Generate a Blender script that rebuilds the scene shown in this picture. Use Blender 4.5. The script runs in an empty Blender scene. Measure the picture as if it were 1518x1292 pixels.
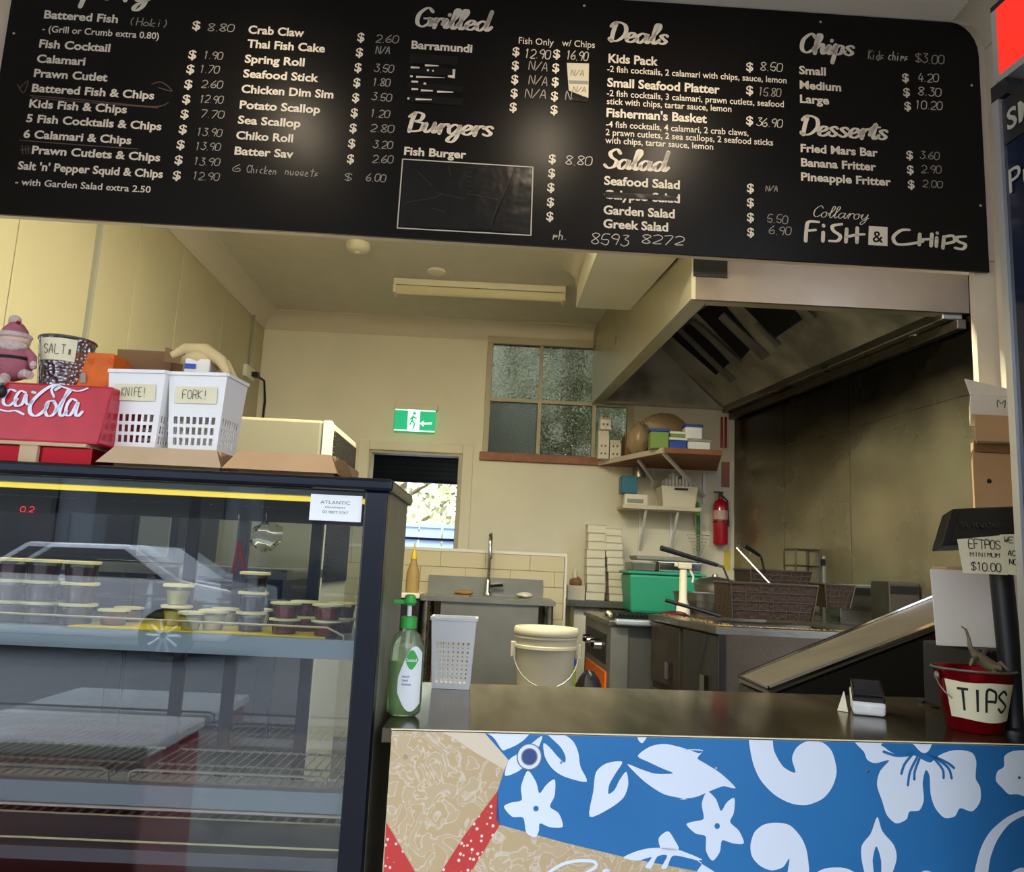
import bpy, math, random
from mathutils import Vector, Matrix
from mathutils.geometry import tessellate_polygon
random.seed(7)
S = bpy.context.scene
COL = S.collection
# ------------------------------------------------------------------ camera
F = 1200.0; CZ = 1.17
_n = Vector((.047, 1, -.161)).normalized()
_y = Vector((-24, -192, -1200)).normalized()
_y = (_y - _n*_y.dot(_n)).normalized()
_x = _y.cross(_n)
CAM = Vector((0, 0, CZ))
R = Matrix((_x, _y, _n))                     # camera frame -> world frame
cd = bpy.data.cameras.new('camera'); cam = bpy.data.objects.new('camera', cd); COL.objects.link(cam)
cd.sensor_width = 36; cd.lens = F/1518*36; cd.clip_start = .02; cd.clip_end = 300
cam.matrix_world = Matrix.Translation(CAM) @ R.to_4x4()
S.camera = cam
def ray(px, py): return (R @ Vector((px-759, 646-py, -F))).normalized()
def P(px, py, Y):
    d = ray(px, py); return CAM + d*(Y/d.y)
def PX(px, py, X):
    d = ray(px, py); return CAM + d*(X/d.x)
def PZ(px, py, z):
    d = ray(px, py); return CAM + d*((z-CZ)/d.z)
def PP(px, py, p0, nrm):
    d = ray(px, py); return CAM + d*((p0-CAM).dot(nrm)/d.dot(nrm))
# ------------------------------------------------------------------ world, light, exposure
S.view_settings.view_transform = 'Standard'; S.view_settings.look = 'None'
S.view_settings.gamma = 1; S.view_settings.use_curve_mapping = False
S.view_settings.exposure = 0.0
w = bpy.data.worlds.new('World'); S.world = w; w.use_nodes = True
nt = w.node_tree; bg = nt.nodes['Background']
sky = nt.nodes.new('ShaderNodeTexSky'); sky.sky_type = 'NISHITA'; sky.sun_disc = False
sky.sun_elevation = math.radians(50); sky.sun_rotation = math.radians(200)
mixw = nt.nodes.new('ShaderNodeMixRGB'); mixw.inputs[0].default_value = .55; mixw.inputs[2].default_value = (6, 6.2, 6.6, 1)
nt.links.new(sky.outputs[0], mixw.inputs[1]); nt.links.new(mixw.outputs[0], bg.inputs[0]); bg.inputs[1].default_value = .85
sl = bpy.data.lights.new('sun', 'SUN'); sl.energy = 3.2; sl.angle = .01; sl.color = (1, .96, .9)
so_ = bpy.data.objects.new('sun', sl); COL.objects.link(so_); so_.rotation_euler = (math.radians(33), 0, math.radians(-12))
def area(name, loc, size, energy, color, rot=(0, 0, 0), sy=None):
    l = bpy.data.lights.new(name, 'AREA'); l.size = size; l.energy = energy; l.color = color
    if sy: l.shape = 'RECTANGLE'; l.size_y = sy
    o = bpy.data.objects.new(name, l); o.location = loc; o.rotation_euler = rot; COL.objects.link(o); return o
def spot(name, loc, target, energy, color, ang=60, blend=.8, r=.03):
    l = bpy.data.lights.new(name, 'SPOT'); l.energy = energy; l.color = color; l.spot_size = math.radians(ang); l.spot_blend = blend; l.shadow_soft_size = r
    o = bpy.data.objects.new(name, l); o.location = loc; COL.objects.link(o)
    o.rotation_euler = (Vector(target)-Vector(loc)).to_track_quat('-Z', 'Y').to_euler(); return o
WARM = (1, .96, .74)
area('kitchen_tube_light', (-.9, 3.0, 2.98), .12, 2, WARM, sy=1.2)
area('kitchen_tube_light', (-.05, 2.75, 2.98), 1.2, 102, WARM, sy=.12)
for x in (-.75, .12, .55):
    spot('downlight_beam', (x, 1.75, 2.66), (x, 2.22, 2.4), 6, (1, .82, .58), 120, 1)
# ------------------------------------------------------------------ materials
def lin(c):
    if isinstance(c, str): c = tuple(int(c[i:i+2], 16)/255 for i in (0, 2, 4))
    return tuple((v/12.92 if v <= .04045 else ((v+.055)/1.055)**2.4) for v in c)+(1,)
def mat(name, col, rough=.5, metal=0, var=0, vscale=8, col2=None, bump=0, bscale=40, emit=0, trans=0, ior=1.45, stretch=None, tex='noise', coat=0, spec=None, rvar=0):
    m = bpy.data.materials.new(name); m.use_nodes = True; t = m.node_tree; b = t.nodes['Principled BSDF']
    c = lin(col); b.inputs['Base Color'].default_value = c; b.inputs['Roughness'].default_value = rough; b.inputs['Metallic'].default_value = metal
    b.inputs['IOR'].default_value = ior; b.inputs['Transmission Weight'].default_value = trans; b.inputs['Coat Weight'].default_value = coat
    if spec is not None: b.inputs['Specular IOR Level'].default_value = spec
    tc = t.nodes.new('ShaderNodeTexCoord'); mp = t.nodes.new('ShaderNodeMapping'); t.links.new(tc.outputs['Object'], mp.inputs[0])
    if stretch: mp.inputs['Scale'].default_value = stretch
    if var or col2 or rvar:
        n = t.nodes.new('ShaderNodeTexNoise'); n.inputs['Scale'].default_value = vscale; n.inputs['Detail'].default_value = 6
        t.links.new(mp.outputs[0], n.inputs['Vector'])
        if rvar:
            rr = t.nodes.new('ShaderNodeMapRange'); rr.inputs[1].default_value = .3; rr.inputs[2].default_value = .7
            rr.inputs[3].default_value = max(0.02, rough-rvar); rr.inputs[4].default_value = rough+rvar
            t.links.new(n.outputs['Fac'], rr.inputs[0]); t.links.new(rr.outputs[0], b.inputs['Roughness'])
        if var or col2:
            r = t.nodes.new('ShaderNodeValToRGB'); r.color_ramp.elements[0].position = .35; r.color_ramp.elements[1].position = .65
            c2 = lin(col2) if col2 else tuple(min(1, v*(1+var)) for v in c[:3])+(1,)
            r.color_ramp.elements[0].color = c if col2 else tuple(v*(1-var) for v in c[:3])+(1,); r.color_ramp.elements[1].color = c2
            t.links.new(n.outputs['Fac'], r.inputs[0]); t.links.new(r.outputs[0], b.inputs['Base Color'])
    if bump:
        n2 = t.nodes.new('ShaderNodeTexVoronoi' if tex == 'voronoi' else 'ShaderNodeTexNoise'); n2.inputs['Scale'].default_value = bscale
        t.links.new(mp.outputs[0], n2.inputs['Vector']); bp = t.nodes.new('ShaderNodeBump'); bp.inputs['Strength'].default_value = bump; bp.inputs['Distance'].default_value = .01
        t.links.new(n2.outputs[0], bp.inputs['Height']); t.links.new(bp.outputs[0], b.inputs['Normal'])
    if emit: b.inputs['Emission Color'].default_value = c; b.inputs['Emission Strength'].default_value = emit
    return m
def sheet_glass(name, tint=(1, 1, 1), k=1.0, base=.04, rough=0.0):
    m = bpy.data.materials.new(name); m.use_nodes = True; t = m.node_tree; t.nodes.remove(t.nodes['Principled BSDF'])
    out = t.nodes['Material Output']; tr = t.nodes.new('ShaderNodeBsdfTransparent'); tr.inputs[0].default_value = tint+(1,)
    g = t.nodes.new('ShaderNodeBsdfGlossy'); g.inputs['Roughness'].default_value = rough; fr = t.nodes.new('ShaderNodeFresnel'); fr.inputs[0].default_value = 1.45
    ma = t.nodes.new('ShaderNodeMath'); ma.operation = 'MULTIPLY_ADD'; ma.inputs[1].default_value = k; ma.inputs[2].default_value = base; ma.use_clamp = True
    mx = t.nodes.new('ShaderNodeMixShader'); t.links.new(fr.outputs[0], ma.inputs[0]); t.links.new(ma.outputs[0], mx.inputs[0])
    t.links.new(tr.outputs[0], mx.inputs[1]); t.links.new(g.outputs[0], mx.inputs[2]); t.links.new(mx.outputs[0], out.inputs[0]); return m
M = dict(
 wall=mat('cream_wall', 'e6e0ca', .6, var=.04, vscale=2, bump=.05, bscale=60),
 wallp=mat('painted_panel_wall', 'b6ae8e', .55, var=.03, vscale=2),
 shopwall=mat('shop_wall', 'ded2bd', .6, var=.03),
 ceil=mat('ceiling_paint', 'cdc6b3', .8, var=.03), shopceil=mat('shop_ceiling_paint', 'f0ebe2', .8), cornice=mat('cornice', 'd2c9b4', .6),
 floor=mat('floor_tiles', '55504a', .5, var=.2), ground=mat('pavement', '6a6866', .9, var=.2),
 ss=mat('brushed_steel', '8f8b80', .3, .9, var=.12, vscale=3, rvar=.08, stretch=(1, 1, 6)),
 sswall=mat('splashback_steel', 'a59d82', .34, .6, vscale=1.6, rvar=.1, col2='857c64'),
 ssg=mat('greasy_steel', '5f564a', .4, .7, col2='4a4238', vscale=4, rvar=.12, bump=.1),
 ssl=mat('pale_steel', '86867f', .38, .6, var=.1, vscale=5),
 hood=mat('hood_steel', 'b5ae94', .34, .45, var=.12, vscale=3, rvar=.08),
 hoodf=mat('hood_front_steel', '7c6e61', .4, .6, var=.12, vscale=4, rvar=.1),
 hoodin=mat('hood_inner_steel', 'c8c2ae', .5, .35, col2='7e7868', vscale=2.5, rvar=.1),
 filt=mat('filter_black', '0b0a09', .8), black=mat('black_plastic', '17171a', .45), blackg=mat('glossy_black', '0c0d10', .15),
 board=mat('menu_board_black', '0d0b0a', .36, var=.1, vscale=3, rvar=.04, spec=.28),
 print_=mat('print_white', 'f2e9d8', .55), chalk=mat('chalk_white', 'a9a49a', .8), chalkb=mat('chalk_bright', 'd6d0c4', .8), tape=mat('black_tape', '0a0908', .32, bump=.5, bscale=14),
 crease=mat('crease', '4a443d', .4),
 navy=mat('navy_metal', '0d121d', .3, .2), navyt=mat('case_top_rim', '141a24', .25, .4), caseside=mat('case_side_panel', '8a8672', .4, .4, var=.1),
 white=mat('white_plastic', 'eceae6', .4), cream=mat('cream_plastic', 'e2dac2', .45), paper=mat('cream_paper', 'e9e2bd', .8, var=.04), ink=mat('marker_ink', '1c1a1a', .6), inkg=mat('pale_ink', '6d6a55', .7), inkr=mat('purple_ink', '5a3a40', .6),
 card=mat('cardboard', 'c79f72', .85, var=.08, vscale=6), card2=mat('dark_cardboard', '8f6b45', .85, var=.08), cardl=mat('pale_cardboard', 'c2a682', .85, var=.05), whitecard=mat('white_card', 'f0e6d6', .8),
 red=mat('red_paint', 'b3152a', .22, coat=.5, var=.1, vscale=12), redm=mat('red_metal', '9c0f1c', .2, .7, var=.1), redl=mat('bright_red', 'f02c20', .4, emit=.75), maroon=mat('maroon_sauce', '4e1f2a', .35), redsauce=mat('tomato_sauce', '8e2114', .3), dark=mat('dark_sauce', '1d120e', .3),
 tartar=mat('pale_sauce', 'd9cf86', .4), lid=mat('tub_lid', 'ddd5a4', .35), clear=sheet_glass('clear_plastic', (.95, .95, .92), 1.2, .05),
 glass=sheet_glass('display_glass', (.93, .95, .95), 1.1, .03), glassr=sheet_glass('rear_glass', (.8, .84, .84), 1, .06),
 yellow=mat('yellow_liner', 'd8bf1a', .5), ledy=mat('led_strip', 'ffdf50', .5, emit=.9), chrome=mat('chrome', 'c9c9c6', .15, 1), galv=mat('hammered_tin', 'a8abad', .28, .9, bump=.8, bscale=120, tex='voronoi'),
 wire=mat('wire_shelf', 'b9b49c', .35, .6), shelf=mat('shelf_steel', '8e9a9e', .4, .3), orange=mat('orange_carton', 'e06a1c', .6, var=.12, vscale=30), barcode=mat('barcode_grey', '9c9c90', .6),
 cloth=mat('calico_bag', 'd6bd87', .9, bump=.6, bscale=25), pink=mat('pink_felt', 'a5606b', .95, bump=.5, bscale=60), fur=mat('white_fur', 'cbb4ac', .95, bump=.8, bscale=80), skin=mat('doll_skin', 'd5b49a', .8),
 green=mat('green_plastic', '3fae4a', .4), mint=mat('mint_tub', '2fa07c', .45), lime=mat('lime_handle', '6fd02a', .5), bottleg=mat('soap_bottle', 'dcefc8', .06, trans=.85, ior=1.33), gel=mat('green_gel', '8cc458', .08, trans=.7, ior=1.33),
 labelw=mat('label_white', 'eef0ee', .5), labelb=mat('label_blue', '2b55a4', .5), timber=mat('timber', '8a5a35', .7, var=.15), sill=mat('red_sill', '9c6a54', .7, var=.12, vscale=20),
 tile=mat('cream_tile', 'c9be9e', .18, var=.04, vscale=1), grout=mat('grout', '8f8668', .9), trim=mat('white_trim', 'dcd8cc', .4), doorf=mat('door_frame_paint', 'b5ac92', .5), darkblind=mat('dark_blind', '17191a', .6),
 obscure=mat('obscure_glass', '4a4a3a', .12, trans=1, bump=1, bscale=38, tex='voronoi'), obscure2=mat('frosted_glass', '66685a', .45, trans=.85, bump=.9, bscale=120, tex='voronoi'),
 exitg=mat('exit_green', '12b07a', .5, emit=.75), exitw=mat('exit_white', 'd8fff0', .5, emit=1.0), tube=mat('tube_diffuser', 'e6dfb4', .4), lamp=mat('lamp_lit', 'fff0c0', .5, emit=6),
 leaf=mat('leaf_green', '7e8a4c', .7, col2='55653a', vscale=.8), leaf2=mat('leaf_pale', 'c9c690', .7, col2='8c9a5e', vscale=.8), bark=mat('bark', '6b5a48', .9, var=.2), fence=mat('blue_fence', '9fb6d8', .6),
 counter=mat('counter_steel', '6d6350', .16, .75, col2='5c5240', vscale=3, rvar=.05, stretch=(6, 1, 1)), body=mat('counter_body', '2a2824', .7),
 pblue=mat('print_blue', '2f78b0', .4, col2='1f639c', vscale=1.2), pwhite=mat('print_pale', 'dfe8f2', .4), flap=mat('print_flap', 'd9c9ae', .45), ring=mat('grommet', '8b8f98', .3, .7),
 blue=mat('blue_plastic', '2a4ca8', .5), teal=mat('teal_tin', '1f6f86', .4), tin=mat('tin', '9b9a92', .3, .9), bucket=mat('pail_plastic', 'c8c0a6', .5), screen=mat('screen_dark', '0e1216', .12), slate=mat('terminal_screen', '1d2430', .25),
 lizard=mat('lizard_rubber', '7a6a50', .6, var=.2, vscale=40), brown=mat('greasy_mesh', '3a2a20', .6, .4, bump=.6, bscale=60), crumbs=mat('batter_crumbs', 'b8974f', .9, col2='7a5a30', vscale=80), socket=mat('socket_plastic', 'e3e0cf', .4),
 fglass=mat('fridge_glass', '141c2e', .06), alu=mat('aluminium', 'd8d9da', .3, .8), bag=mat('plastic_bag', 'a58f6c', .3, bump=.8, bscale=18), signy=mat('sign_yellow', 'd8c34a', .6), signr=mat('sign_rose', 'a0685a', .6),
 carw=mat('car_white', 'd8dadd', .2, coat=1), tyre=mat('tyre', '151515', .8), vanred=mat('van_red', 'a3161f', .25, coat=1), awn=mat('awning_white', 'f4efe6', .6), road=mat('asphalt', '55565a', .9, var=.1))
def noodle():
    m = bpy.data.materials.new('noodle_print'); m.use_nodes = True; t = m.node_tree; b = t.nodes['Principled BSDF']; b.inputs['Roughness'].default_value = .4
    tc = t.nodes.new('ShaderNodeTexCoord'); n = t.nodes.new('ShaderNodeTexNoise'); n.inputs['Scale'].default_value = 26; n.inputs['Detail'].default_value = 1; n.inputs['Distortion'].default_value = 2.2
    t.links.new(tc.outputs['Object'], n.inputs['Vector']); r = t.nodes.new('ShaderNodeValToRGB'); e = r.color_ramp.elements
    e[0].position = .47; e[0].color = lin('bfa67c'); e[1].position = .5; e[1].color = lin('d3c5ae'); x = e.new(.55); x.color = lin('c0aa84')
    t.links.new(n.outputs['Fac'], r.inputs[0]); t.links.new(r.outputs[0], b.inputs['Base Color']); return m
M['noodle'] = noodle()
def dots():
    m = bpy.data.materials.new('dotted_strap_print'); m.use_nodes = True; t = m.node_tree; b = t.nodes['Principled BSDF']; b.inputs['Roughness'].default_value = .4
    tc = t.nodes.new('ShaderNodeTexCoord'); n = t.nodes.new('ShaderNodeTexVoronoi'); n.inputs['Scale'].default_value = 95
    t.links.new(tc.outputs['Object'], n.inputs['Vector']); r = t.nodes.new('ShaderNodeValToRGB'); e = r.color_ramp.elements
    e[0].position = .2; e[0].color = lin('f0d8cc'); e[1].position = .26; e[1].color = lin('c23b35')
    t.links.new(n.outputs['Distance'], r.inputs[0]); t.links.new(r.outputs[0], b.inputs['Base Color']); return m
M['dots'] = dots()
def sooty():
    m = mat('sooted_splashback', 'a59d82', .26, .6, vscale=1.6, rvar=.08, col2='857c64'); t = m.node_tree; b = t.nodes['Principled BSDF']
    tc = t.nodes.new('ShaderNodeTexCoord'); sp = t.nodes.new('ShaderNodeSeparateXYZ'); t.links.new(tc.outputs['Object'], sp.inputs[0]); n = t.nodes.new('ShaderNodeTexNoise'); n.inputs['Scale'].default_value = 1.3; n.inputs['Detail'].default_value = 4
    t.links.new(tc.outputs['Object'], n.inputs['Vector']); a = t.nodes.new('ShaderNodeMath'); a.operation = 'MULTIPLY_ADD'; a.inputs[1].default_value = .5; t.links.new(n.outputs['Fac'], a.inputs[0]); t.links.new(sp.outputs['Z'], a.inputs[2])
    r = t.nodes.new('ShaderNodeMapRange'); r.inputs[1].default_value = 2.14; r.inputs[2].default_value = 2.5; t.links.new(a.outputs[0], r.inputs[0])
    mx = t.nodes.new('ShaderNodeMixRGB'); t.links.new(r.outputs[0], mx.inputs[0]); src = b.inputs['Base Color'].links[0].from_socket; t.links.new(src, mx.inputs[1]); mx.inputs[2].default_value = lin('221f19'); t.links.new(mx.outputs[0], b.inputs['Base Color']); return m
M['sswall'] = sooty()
# ------------------------------------------------------------------ mesh helpers
ORG = {}
def tag(o, label=None, cat=None, group=None, kind=None):
    if label: o['label'] = label
    if cat: o['category'] = cat
    if group: o['group'] = group
    if kind: o['kind'] = kind
    return o
def thing(name, label, cat, loc=(0, 0, 0), group=None):
    o = bpy.data.objects.new(name, None); o.location = loc; o.empty_display_size = .05; COL.objects.link(o); ORG[o.name] = Vector(loc)
    return tag(o, label, cat, group)
def rotz(v, a): return Vector((v.x*math.cos(a)-v.y*math.sin(a), v.x*math.sin(a)+v.y*math.cos(a), v.z))
class MB:
    def __init__(s): s.v = []; s.f = []; s.sm = False
    def add(s, vs, fs):
        n = len(s.v); s.v += [Vector(v) for v in vs]; s.f += [tuple(i+n for i in f) for f in fs]; return s
    def box(s, lo, hi, a=0, piv=None, tilt=None):
        lo = Vector(lo); hi = Vector(hi); c = (lo+hi)/2
        vs = [Vector((x, y, z)) for x in (lo.x, hi.x) for y in (lo.y, hi.y) for z in (lo.z, hi.z)]
        if tilt is not None: vs = [c+(tilt @ (v-c)) for v in vs]
        if a:
            p = Vector(piv) if piv else c
            vs = [p+rotz(v-p, a) for v in vs]
        return s.add(vs, [(0, 1, 3, 2), (4, 6, 7, 5), (0, 4, 5, 1), (2, 3, 7, 6), (0, 2, 6, 4), (1, 5, 7, 3)])
    def hexa(s, b, t):                         # 4 bottom + 4 top corners
        return s.add(list(b)+list(t), [(3, 2, 1, 0), (4, 5, 6, 7), (0, 1, 5, 4), (1, 2, 6, 5), (2, 3, 7, 6), (3, 0, 4, 7)])
    def slab(s, q, off):                       # polygon extruded by vector
        q = [Vector(p) for p in q]; off = Vector(off); n = len(q)
        return s.add(q+[p+off for p in q], [tuple(reversed(range(n))), tuple(range(n, 2*n))]+[(i, (i+1) % n, n+(i+1) % n, n+i) for i in range(n)])
    def cyl(s, p0, p1, r0, r1=None, seg=14, cap=True):
        p0 = Vector(p0); p1 = Vector(p1); r1 = r0 if r1 is None else r1
        d = (p1-p0).normalized(); a = d.orthogonal().normalized(); b = d.cross(a); vs = []
        for p, r in ((p0, r0), (p1, r1)):
            for i in range(seg):
                t = 2*math.pi*i/seg; vs.append(p+a*r*math.cos(t)+b*r*math.sin(t))
        fs = [(i, (i+1) % seg, seg+(i+1) % seg, seg+i) for i in range(seg)]
        if cap: fs += [tuple(reversed(range(seg))), tuple(range(seg, 2*seg))]
        return s.add(vs, fs)
    def tube(s, pts, r, seg=6, radii=None):
        pts = [Vector(p) for p in pts]; n = len(pts); vs = []; a = None
        for i, p in enumerate(pts):
            d = (pts[min(i+1, n-1)]-pts[max(i-1, 0)]).normalized()
            a = (d.orthogonal() if a is None else a-d*a.dot(d)).normalized(); b = d.cross(a); rr = radii[i] if radii else r
            for k in range(seg):
                t = 2*math.pi*k/seg; vs.append(p+a*rr*math.cos(t)+b*rr*math.sin(t))
        fs = [(i*seg+k, i*seg+(k+1) % seg, (i+1)*seg+(k+1) % seg, (i+1)*seg+k) for i in range(n-1) for k in range(seg)]
        fs += [tuple(reversed(range(seg))), tuple(range((n-1)*seg, n*seg))]
        return s.add(vs, fs)
    def lathe(s, c, prof, seg=24, sx=1, sy=1, closed=False):
        c = Vector(c); vs = []; n = len(prof)
        for r, z in prof:
            for k in range(seg):
                t = 2*math.pi*k/seg; vs.append(c+Vector((r*sx*math.cos(t), r*sy*math.sin(t), z)))
        fs = [(i*seg+k, i*seg+(k+1) % seg, (i+1)*seg+(k+1) % seg, (i+1)*seg+k) for i in range(n-1) for k in range(seg)]
        if prof[0][0] > 1e-5: fs.append(tuple(reversed(range(seg))))
        if prof[-1][0] > 1e-5 and not closed: fs.append(tuple(range((n-1)*seg, n*seg)))
        return s.add(vs, fs)
    def ell(s, c, r, seg=16, rings=10, tilt=None, noise=0):
        c = Vector(c); vs = []
        for i in range(rings+1):
            ph = math.pi*i/rings
            for k in range(seg):
                t = 2*math.pi*k/seg; v = Vector((r[0]*math.sin(ph)*math.cos(t), r[1]*math.sin(ph)*math.sin(t), r[2]*math.cos(ph)))
                if noise: v *= 1+noise*math.sin(5*t+3*ph)*math.sin(4*ph+t*2)
                if tilt: v = tilt @ v
                vs.append(c+v)
        return s.add(vs, [(i*seg+k, (i+1)*seg+k, (i+1)*seg+(k+1) % seg, i*seg+(k+1) % seg) for i in range(rings) for k in range(seg)])
    def build(s, name, m, parent=None, smooth=False, bevel=0, label=None, kind=None):
        if not s.v: return None
        if parent: o0 = ORG[parent.name]
        else:
            lo = Vector([min(v[i] for v in s.v) for i in range(3)]); hi = Vector([max(v[i] for v in s.v) for i in range(3)]); o0 = Vector(((lo.x+hi.x)/2, (lo.y+hi.y)/2, lo.z))
        me = bpy.data.meshes.new(name); me.from_pydata([v-o0 for v in s.v], [], s.f); me.materials.append(M[m] if isinstance(m, str) else m)
        if smooth: me.shade_smooth(); me.set_sharp_from_angle(angle=math.radians(40))
        me.validate(); o = bpy.data.objects.new(name, me); COL.objects.link(o)
        ORG[o.name] = o0
        if parent: o.parent = parent
        else: o.location = o0
        if bevel:
            bv = o.modifiers.new('bevel', 'BEVEL'); bv.width = bevel; bv.segments = 2; bv.limit_method = 'ANGLE'
        if label: o['label'] = label
        if kind: o['kind'] = kind
        return o
def struct(name, mb, m, smooth=False, parent=None, **k):
    o = mb.build(name, m, parent, smooth, **k); 
    if not parent: o['kind'] = 'structure'
    return o
def B(lo, hi, **k): return MB().box(lo, hi, **k)
def copy_thing(o, loc=None, rz=None, label=None, scale=None):
    def cp(s, parent):
        c = s.copy(); COL.objects.link(c); c.parent = parent
        ORG[c.name] = ORG.get(s.name, Vector())
        for ch in list(s.children): cp(ch, c)
        return c
    c = cp(o, None)
    if loc is not None: c.location = loc
    if rz is not None: c.rotation_euler = (0, 0, rz)
    if scale: c.scale = scale if not isinstance(scale, (int, float)) else (scale,)*3
    if label: c['label'] = label
    return c
# ------------------------------------------------------------------ flat print: frames, stroke fonts, type
class Frame:
    def __init__(s, o, u, n): s.o = Vector(o); s.u = Vector(u).normalized(); s.n = Vector(n).normalized(); s.v = s.n.cross(s.u).normalized()
    def px(s, x, y):
        p = PP(x, y, s.o, s.n)-s.o; return (p.dot(s.u), p.dot(s.v))
    def w(s, q, h=0): return s.o+s.u*q[0]+s.v*q[1]+s.n*h
def crom(pts, n=6):
    if len(pts) < 3: return pts
    out = []
    for i in range(len(pts)-1):
        p0 = pts[max(i-1, 0)]; p1 = pts[i]; p2 = pts[i+1]; p3 = pts[min(i+2, len(pts)-1)]
        for k in range(n):
            t = k/n
            out.append(tuple(.5*((2*p1[j])+(-p0[j]+p2[j])*t+(2*p0[j]-5*p1[j]+4*p2[j]-p3[j])*t*t+(-p0[j]+3*p1[j]-3*p2[j]+p3[j])*t**3) for j in (0, 1)))
    out.append(pts[-1]); return out
def ribbon(mb, fr, pts, wfun, h):
    n = len(pts)
    if n == 1 or (n == 2 and abs(pts[0][0]-pts[1][0])+abs(pts[0][1]-pts[1][1]) < 1e-6):
        r = wfun(0, 1)*.6; mb.add([fr.w((pts[0][0]+r*math.cos(k*math.pi/4), pts[0][1]+r*math.sin(k*math.pi/4)), h) for k in range(8)], [tuple(range(8))]); return
    L = []; 
    for i in range(n):
        a = pts[max(i-1, 0)]; b = pts[min(i+1, n-1)]; dx = b[0]-a[0]; dy = b[1]-a[1]; l = math.hypot(dx, dy) or 1
        r = wfun(dx/l, dy/l)/2; L.append((pts[i], (-dy/l*r, dx/l*r), r))
    vs = []
    for p, q, r in L: vs += [fr.w((p[0]+q[0], p[1]+q[1]), h), fr.w((p[0]-q[0], p[1]-q[1]), h)]
    mb.add(vs, [(2*i, 2*i+1, 2*i+3, 2*i+2) for i in range(n-1)])
    for p, q, r in (L[0], L[-1]): mb.add([fr.w((p[0]+r*math.cos(k*math.pi/4), p[1]+r*math.sin(k*math.pi/4)), h) for k in range(8)], [tuple(range(8))])
HW = {'0': '26050120414526', '1': '152620', '2': '05264543 0040', '3': '164624434120 01', '4': '260242|3430', '5': '461603334230 01', '6': '360301204133 12', '7': '064610', '8': '230526452301204123', '9': '43230426454330',
 'A': '002640|1232', 'B': '00063645330 3|33423000', 'C': '452604022041', 'D': '00062644422000', 'E': '46060040|0333', 'F': '460600|0333', 'H': '0600|4640|0343', 'I': '2620', 'K': '0600|460340', 'L': '060040', 'M': '0006234640', 'N': '00064046',
 'O': '26050120414526', 'P': '00063645433303', 'R': '000636454303|2340', 'S': '4526050442412001', 'T': '0646|2620', 'U': '0601204146', 'V': '062046', 'W': '0610233046', 'X': '0640|4600', 'Y': '062346|2320', 'Q': '26050120414526|3140',
 'o': '23020120414223', 'k': '0600|330130', 'i': '1310|1515', 'c': '3313011030', 'h': '0600|03233230', 'e': '0232231301 1030', 'n': '0300|02233230', 'u': '03011031|3330', 'g': '33130201313330 10', 't': '2620|0444', 's': '331302310100', 'p': '0300|03333202', 'd': '363010011333', 'm': '0300|0213231020|23333430',
 '$': '4526050442412001|2620', '/': '4600', '(': '26141220', ')': '06141200', '.': '1010', '!': '2622|2020', ' ': '', '-': '0343', '&': '4005162604021030 42'}
def hw_strokes(ch):
    out = []
    for s in HW.get(ch, '').split('|'):
        s = s.replace(' ', '')
        if s: out.append([(int(s[i])/4, int(s[i+1])/6) for i in range(0, len(s)-1, 2)])
    return out
def hand(mb, fr, text, x0, y0, x1, capx, wpx=1.6, curl=True, jit=.05, h=.0012, slant=.12, conv=None):
    """handwriting between two pixels; capx = letter height in pixels of the photo"""
    a = fr.px(x0, y0); b = fr.px(x1, y0+.06*(x1-x0)); up = fr.px(x0, y0-capx); W = b[0]-a[0]; Hh = up[1]-a[1]; k = Hh/capx
    ws = [.5 if c == '.' else .6 if c == ' ' else 1 for c in text]; adv = W/(sum(ws)-.15); gw = adv*.76; xo = 0
    if len(text) == 1: gw = W
    for i, ch in enumerate(text):
        jy = random.uniform(-jit, jit)*Hh
        sw, sh, dy = (1, 1, 0)
        for st in hw_strokes(ch):
            pts = [(a[0]+xo+gw*p[0]*ws[i]**.5+slant*Hh*p[1], a[1]+jy+Hh*p[1]+random.uniform(-.02, .02)*Hh) for p in st]
            ribbon(mb, fr, crom(pts, 3) if curl else pts, lambda dx, dy_: wpx*k, h)
        xo += adv*ws[i]
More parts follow.
